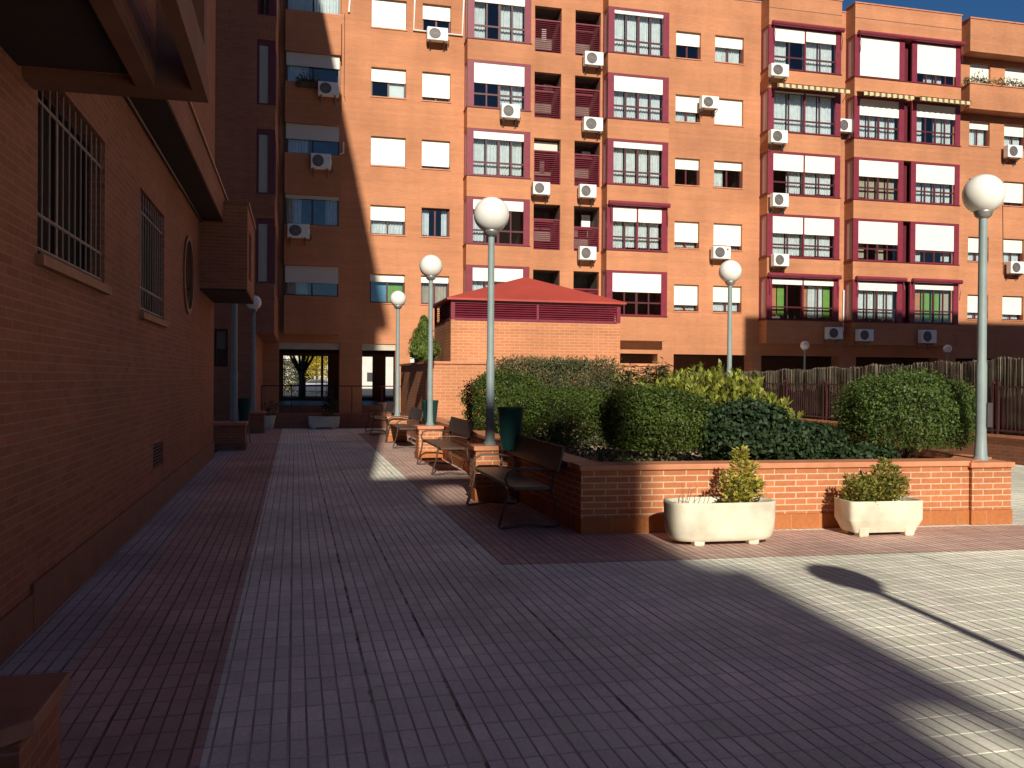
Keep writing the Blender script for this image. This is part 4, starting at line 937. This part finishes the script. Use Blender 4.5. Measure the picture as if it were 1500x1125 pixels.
# ------------------------------------------------------------------ fence at the right
fw = thing('brick_wall', 'low shaded brick wall under the thatched fence at right', 'wall', (13.6, 20, 0))
MB().box(0, -14, .003, .25, 12, .50).build('wall', M['wall_dark'], fw); MB().box(-.03, -14, .501, .28, 12, .56).build('coping', M['coping'], fw)
fe = thing('thatched_fence', 'maroon metal fence screened with grey brown heather thatch', 'fence', (13.6, 20, .56))
g3 = np.random.default_rng(77); V = []; Fc = []
def ftop(y): return 2.07 - (y - 14) * .0195 + .022 * math.sin(y * 3.1) + .018 * math.sin(y * 7.7 + 1) + (.07 if y < 13.6 else 0)
ys = np.arange(6.2, 31.8, .0075)
mb = MB()
for y in ys:
    yy = y + g3.normal(0, .006); top = ftop(yy) - .56 + g3.normal(0, .012); wd = g3.uniform(.004, .009); x = .06 + .010 * math.sin(yy * 9 + 2 * math.sin(yy * 2.3)) + g3.normal(0, .006); ln = g3.normal(0, .02)
    mb.quad((x, yy - 20 - wd, 0.002), (x + .004, yy - 20 + wd, .002), (x + .004 + g3.normal(0, .006), yy - 20 + wd * .5 + ln, top), (x, yy - 20 - wd * .5 + ln, top))
mb.build('thatch_screen', M['thatch'], fe)
MB().box(.10, -13.9, .003, .13, 11.9, 1.30).build('thatch_backing', M['bark'], fe)
for p0 in np.arange(7.0, 30.9, 1.95):
    mb = MB()
    for y in np.arange(p0 + .26, p0 + 1.93, .105): mb.box(-.008, y - 20 - .005, .1, .003, y - 20 + .005, .92)
    mb.build('bar_panel', M['rail_maroon'], fe)
mb = MB(); mb.box(-.02, -13.8, .92, .012, 11.9, .96); mb.box(-.02, -13.8, .06, .012, 11.9, .10); mb.build('rail', M['rail_maroon'], fe)
for y in np.arange(7.0, 31.8, 1.95):
    for dy in (0, .14): MB().box(-.03, y + dy - 20 - .025, 0, .02, y + dy - 20 + .025, 1.05).build('post', M['rail_maroon'], fe)

# ------------------------------------------------------------------ air conditioners
def ac_proto():
    t = thing('air_conditioner', '', 'air conditioner', (0, 0, 0), 0, 'air conditioner units on the facades'); w_, h_, d_ = .40, .28, .30
    MB().box(-w_, -d_ - .17, -h_, w_, -.17, h_).build('casing', M['white'], t, bevel=.025)
    n = 28; y = -d_ - .175; mb = MB(); cx = -.11
    mb.rings([[(cx + q * math.cos(2 * math.pi * k / n), yy, q * math.sin(2 * math.pi * k / n)) for k in range(n)] for q, yy in ((.225, y + .004), (.225, y - .006), (.19, y - .008), (.19, y + .003))], True, False, True)
    gr = mb.build('fan_grille', M['acgrey'], t); mb = MB()
    for q in (.06, .11, .155): mb.rings([[(cx + (q + e) * math.cos(2 * math.pi * k / n), y - .004 - abs(e) * .2, (q + e) * math.sin(2 * math.pi * k / n)) for k in range(n)] for e in (-.008, .008)], True, False, False)
    mb.lathe((cx, 0, 0), [(.04, 0)], 12, False, False) if False else None
    mb.box(cx - .035, y - .008, -.035, cx + .035, y - .001, .035); mb.build('fan_guard', M['iron_grey'], gr)
    for x in (-.27, .27):
        MB().box(x - .02, -.49, -h_ - .045, x + .02, 0, -h_ - .004).box(x - .02, -.035, -h_ - .28, x + .02, 0, -h_ - .05).tube([(x, -.40, -h_ - .04), (x, -.02, -h_ - .25)], .012, 5).build('bracket', M['iron_grey'], t)
    MB().tube([(w_ - .01, -.25, -.12), (w_ + .08, -.2, -.16), (w_ + .07, -.1, -.3), (w_ - .02, -.02, -.34)], .018, 6).build('hose', M['iron'], t, True)
    MB().box(w_ + .001, -.33, -.1, w_ + .02, -.2, .1).build('valve_cover', M['white'], t)
    return t
acp = ac_proto()
acs = [(641, 50, YF, 'white air conditioner framed by white conduit below a top row window'),
 (748, 163, YB, 'white air conditioner hung on the left bay column, second row from top'),
 (870, 86, YF, 'topmost air conditioner below the right column of louvred openings'),
 (869, 182, YF, 'air conditioner second from top under the right louvred column'),
 (793, 276, YF, 'only air conditioner below the left column of louvred openings'),
 (861, 280, YF, 'air conditioner third from top under the right louvred column'),
 (861, 371, YF, 'lowest air conditioner under the right louvred column above the shed roof'),
 (1040, 150, YF, 'air conditioner squeezed between two small windows beside a fully closed blind'),
 (1057, 370, YF, 'air conditioner with a small red badge just above a lamp globe'),
 (1142, 103, YB, 'topmost of four air conditioners on the left edge of the wide bay'),
 (1141, 200, YB, 'second from top of four air conditioners on wide bay, under striped awning window'),
 (1143, 293, YB, 'third from top of four air conditioners on the left edge of wide bay'),
 (1144, 381, YB, 'lowest sunlit air conditioner of four on the wide bay edge'),
 (1238, 184, YF, 'air conditioner in the gap between the wide bay and the double bay'),
 (481, 130, YA, 'upper air conditioner in shaded left column beside a leafy plant'),
 (470, 236, YA, 'middle air conditioner of the shaded left column'),
 (437, 338, YA, 'lowest air conditioner of the shaded left column'),
 (1223, 488, YB, 'leftmost of three shaded air conditioners under the wide bay windows'),
 (1268, 491, YB, 'middle of three shaded air conditioners low on the bays'),
 (1360, 493, YB, 'rightmost of three shaded air conditioners low on the double bay'),
 (1486, 222, YF, 'upper air conditioner at the right edge under a small window'),
 (1490, 392, YF, 'lower air conditioner at the right edge under a small window')]
for i, (px, py, Y, lab) in enumerate(acs):
    X, Z = on_wall(px, py, Y - .4)
    o = acp if i == 0 else copy_tree(acp)
    o.location = (X, Y, Z); o['label'] = lab; q_ = random.uniform(.92, 1.06); o.scale = (q_, 1, random.uniform(.92, 1.08))
    if 'red badge' in lab:
        MB().lathe((0, 0, 0), [(.045, 0), (.045, .004)], 16).build('badge', M['badge'], o).matrix_local = Matrix.Translation((.25, -.472, .14)) @ Matrix.Rotation(R(90), 4, 'X')
    if px in (1223, 1268): # these sit right on the wall without the valve side
        o.scale = (.95, 1, .95)

# ------------------------------------------------------------------ street beyond the passage
def branchy_tree(name, label, x, y, h, crown_c, crown_r, mat, nleaf, size, seed, fork=True, trunk_r=.22):
    t = thing(name, label, 'tree', (x, y, 0)); g4 = random.Random(seed); mb = MB()
    mb.tube([(0, 0, 0), (.03, 0, h * .3), (-.02, 0, h * .42)], trunk_r, 10, trunk_r * .75)
    for a in ((-.9, 0), (.75, .2), (-.3, .5), (.3, -.4), (.1, .1), (-1.3, -.3), (1.3, .1)):
        e = (a[0] * h * .22, a[1] * h * .22, h * g4.uniform(.72, .95)); m = (a[0] * h * .09, a[1] * h * .1, h * .58)
        mb.tube([(-.02, 0, h * .38), m, e], trunk_r * .5, 7, .03)
        for k in range(5):
            q = (m[0] + (e[0] - m[0]) * g4.random(), m[1] + (e[1] - m[1]) * g4.random(), m[2] + (e[2] - m[2]) * g4.random())
            mb.tube([q, (q[0] + g4.uniform(-.6, .6), q[1] + g4.uniform(-.6, .6), q[2] + g4.uniform(-.1, .8))], .035, 5, .008)
    mb.build('trunk', M['bark'], t, True)
    if nleaf:
        g5 = np.random.default_rng(seed); cl = g5.normal(0, .45, (26, 3)) * crown_r; P = cl[g5.integers(0, 26, nleaf)] + g5.normal(0, .16, (nleaf, 3)) * crown_r + np.array(crown_c)
        leaf_mesh('crown', mat, P, g5.normal(0, 1, (nleaf, 3)), size, t, .6, .8, .04)
    return t
x1_, _ = on_wall(442, 550, 50); branchy_tree('street_tree', 'dark forked trunk seen through the passage', x1_, 50, 4.4, (0, 0, 4.4), np.array([2.2, 1.5, 1.2]), M['scrub'], 1500, .16, 41)
x2_, _ = on_wall(464, 540, 93); branchy_tree('street_tree', 'yellow autumn tree across the street beyond the passage', x2_, 93, 7, (0, 0, 3.4), np.array([1.9, 1.5, 2.6]), M['autumn'], 7000, .2, 42, trunk_r=.14)
bush('street_hedge', 'dull green shrubs across the street beyond the passage', 'hedge', (-.6, 97, 1.5), (2.6, 1.2, 2.0), M['scrub'], 5000, .25, 0, None, 4, 2.6, .2, .15, None, 43)
fb = thing('house', 'pale rendered building across the street seen through the passage', 'building', (5, 128, 0))
MB().box(-22, 0, 0, 22, 8, 5.6).build('wall', M['render_pale'], fb); MB().box(-22.3, -.3, 5.601, 22.3, 8.3, 5.8).build('roof', M['concrete'], fb)
for k in range(6): MB().box(-15 + k * 5, -.03, 1, -13.6 + k * 5, -.002, 2.3).build('window', M['dark'], fb)
# parked car
x3_, _ = on_wall(462, 567, 86); car = thing('parked_car', 'grey car parked in the street beyond the passage', 'car', (x3_, 86, 0))
sil = [(-2.0, .28), (-2.05, .6), (-1.9, .82), (-1.1, .92), (-.55, 1.38), (.75, 1.42), (1.5, .98), (2.0, .9), (2.1, .6), (2.05, .28)]
MB().rings([[(x, y * (1 - .12 * max(0, (z - .9) * 2)), z) for x, z in sil] for y in (-.82, .82)]).build('body', M['paint_grey'], car, bevel=.05)
for y in (-.80, .80): MB().quad(*[(x, y * 1.0, z) for x, z in ((-1.0, .93), (-.52, 1.3), (.72, 1.34), (1.3, .98))]).build('side_window', M['dark'], car)
for x in (-1.3, 1.3):
    for y in (-.78, .78):
        wv = MB(); wv.rings([[(x + q * math.cos(2 * math.pi * k / 20), y + d, .32 + q * math.sin(2 * math.pi * k / 20)) for k in range(20)] for q, d in ((.2, -.09), (.32, -.08), (.32, .08), (.2, .09))]); wv.build('wheel', M['tyre'], car)
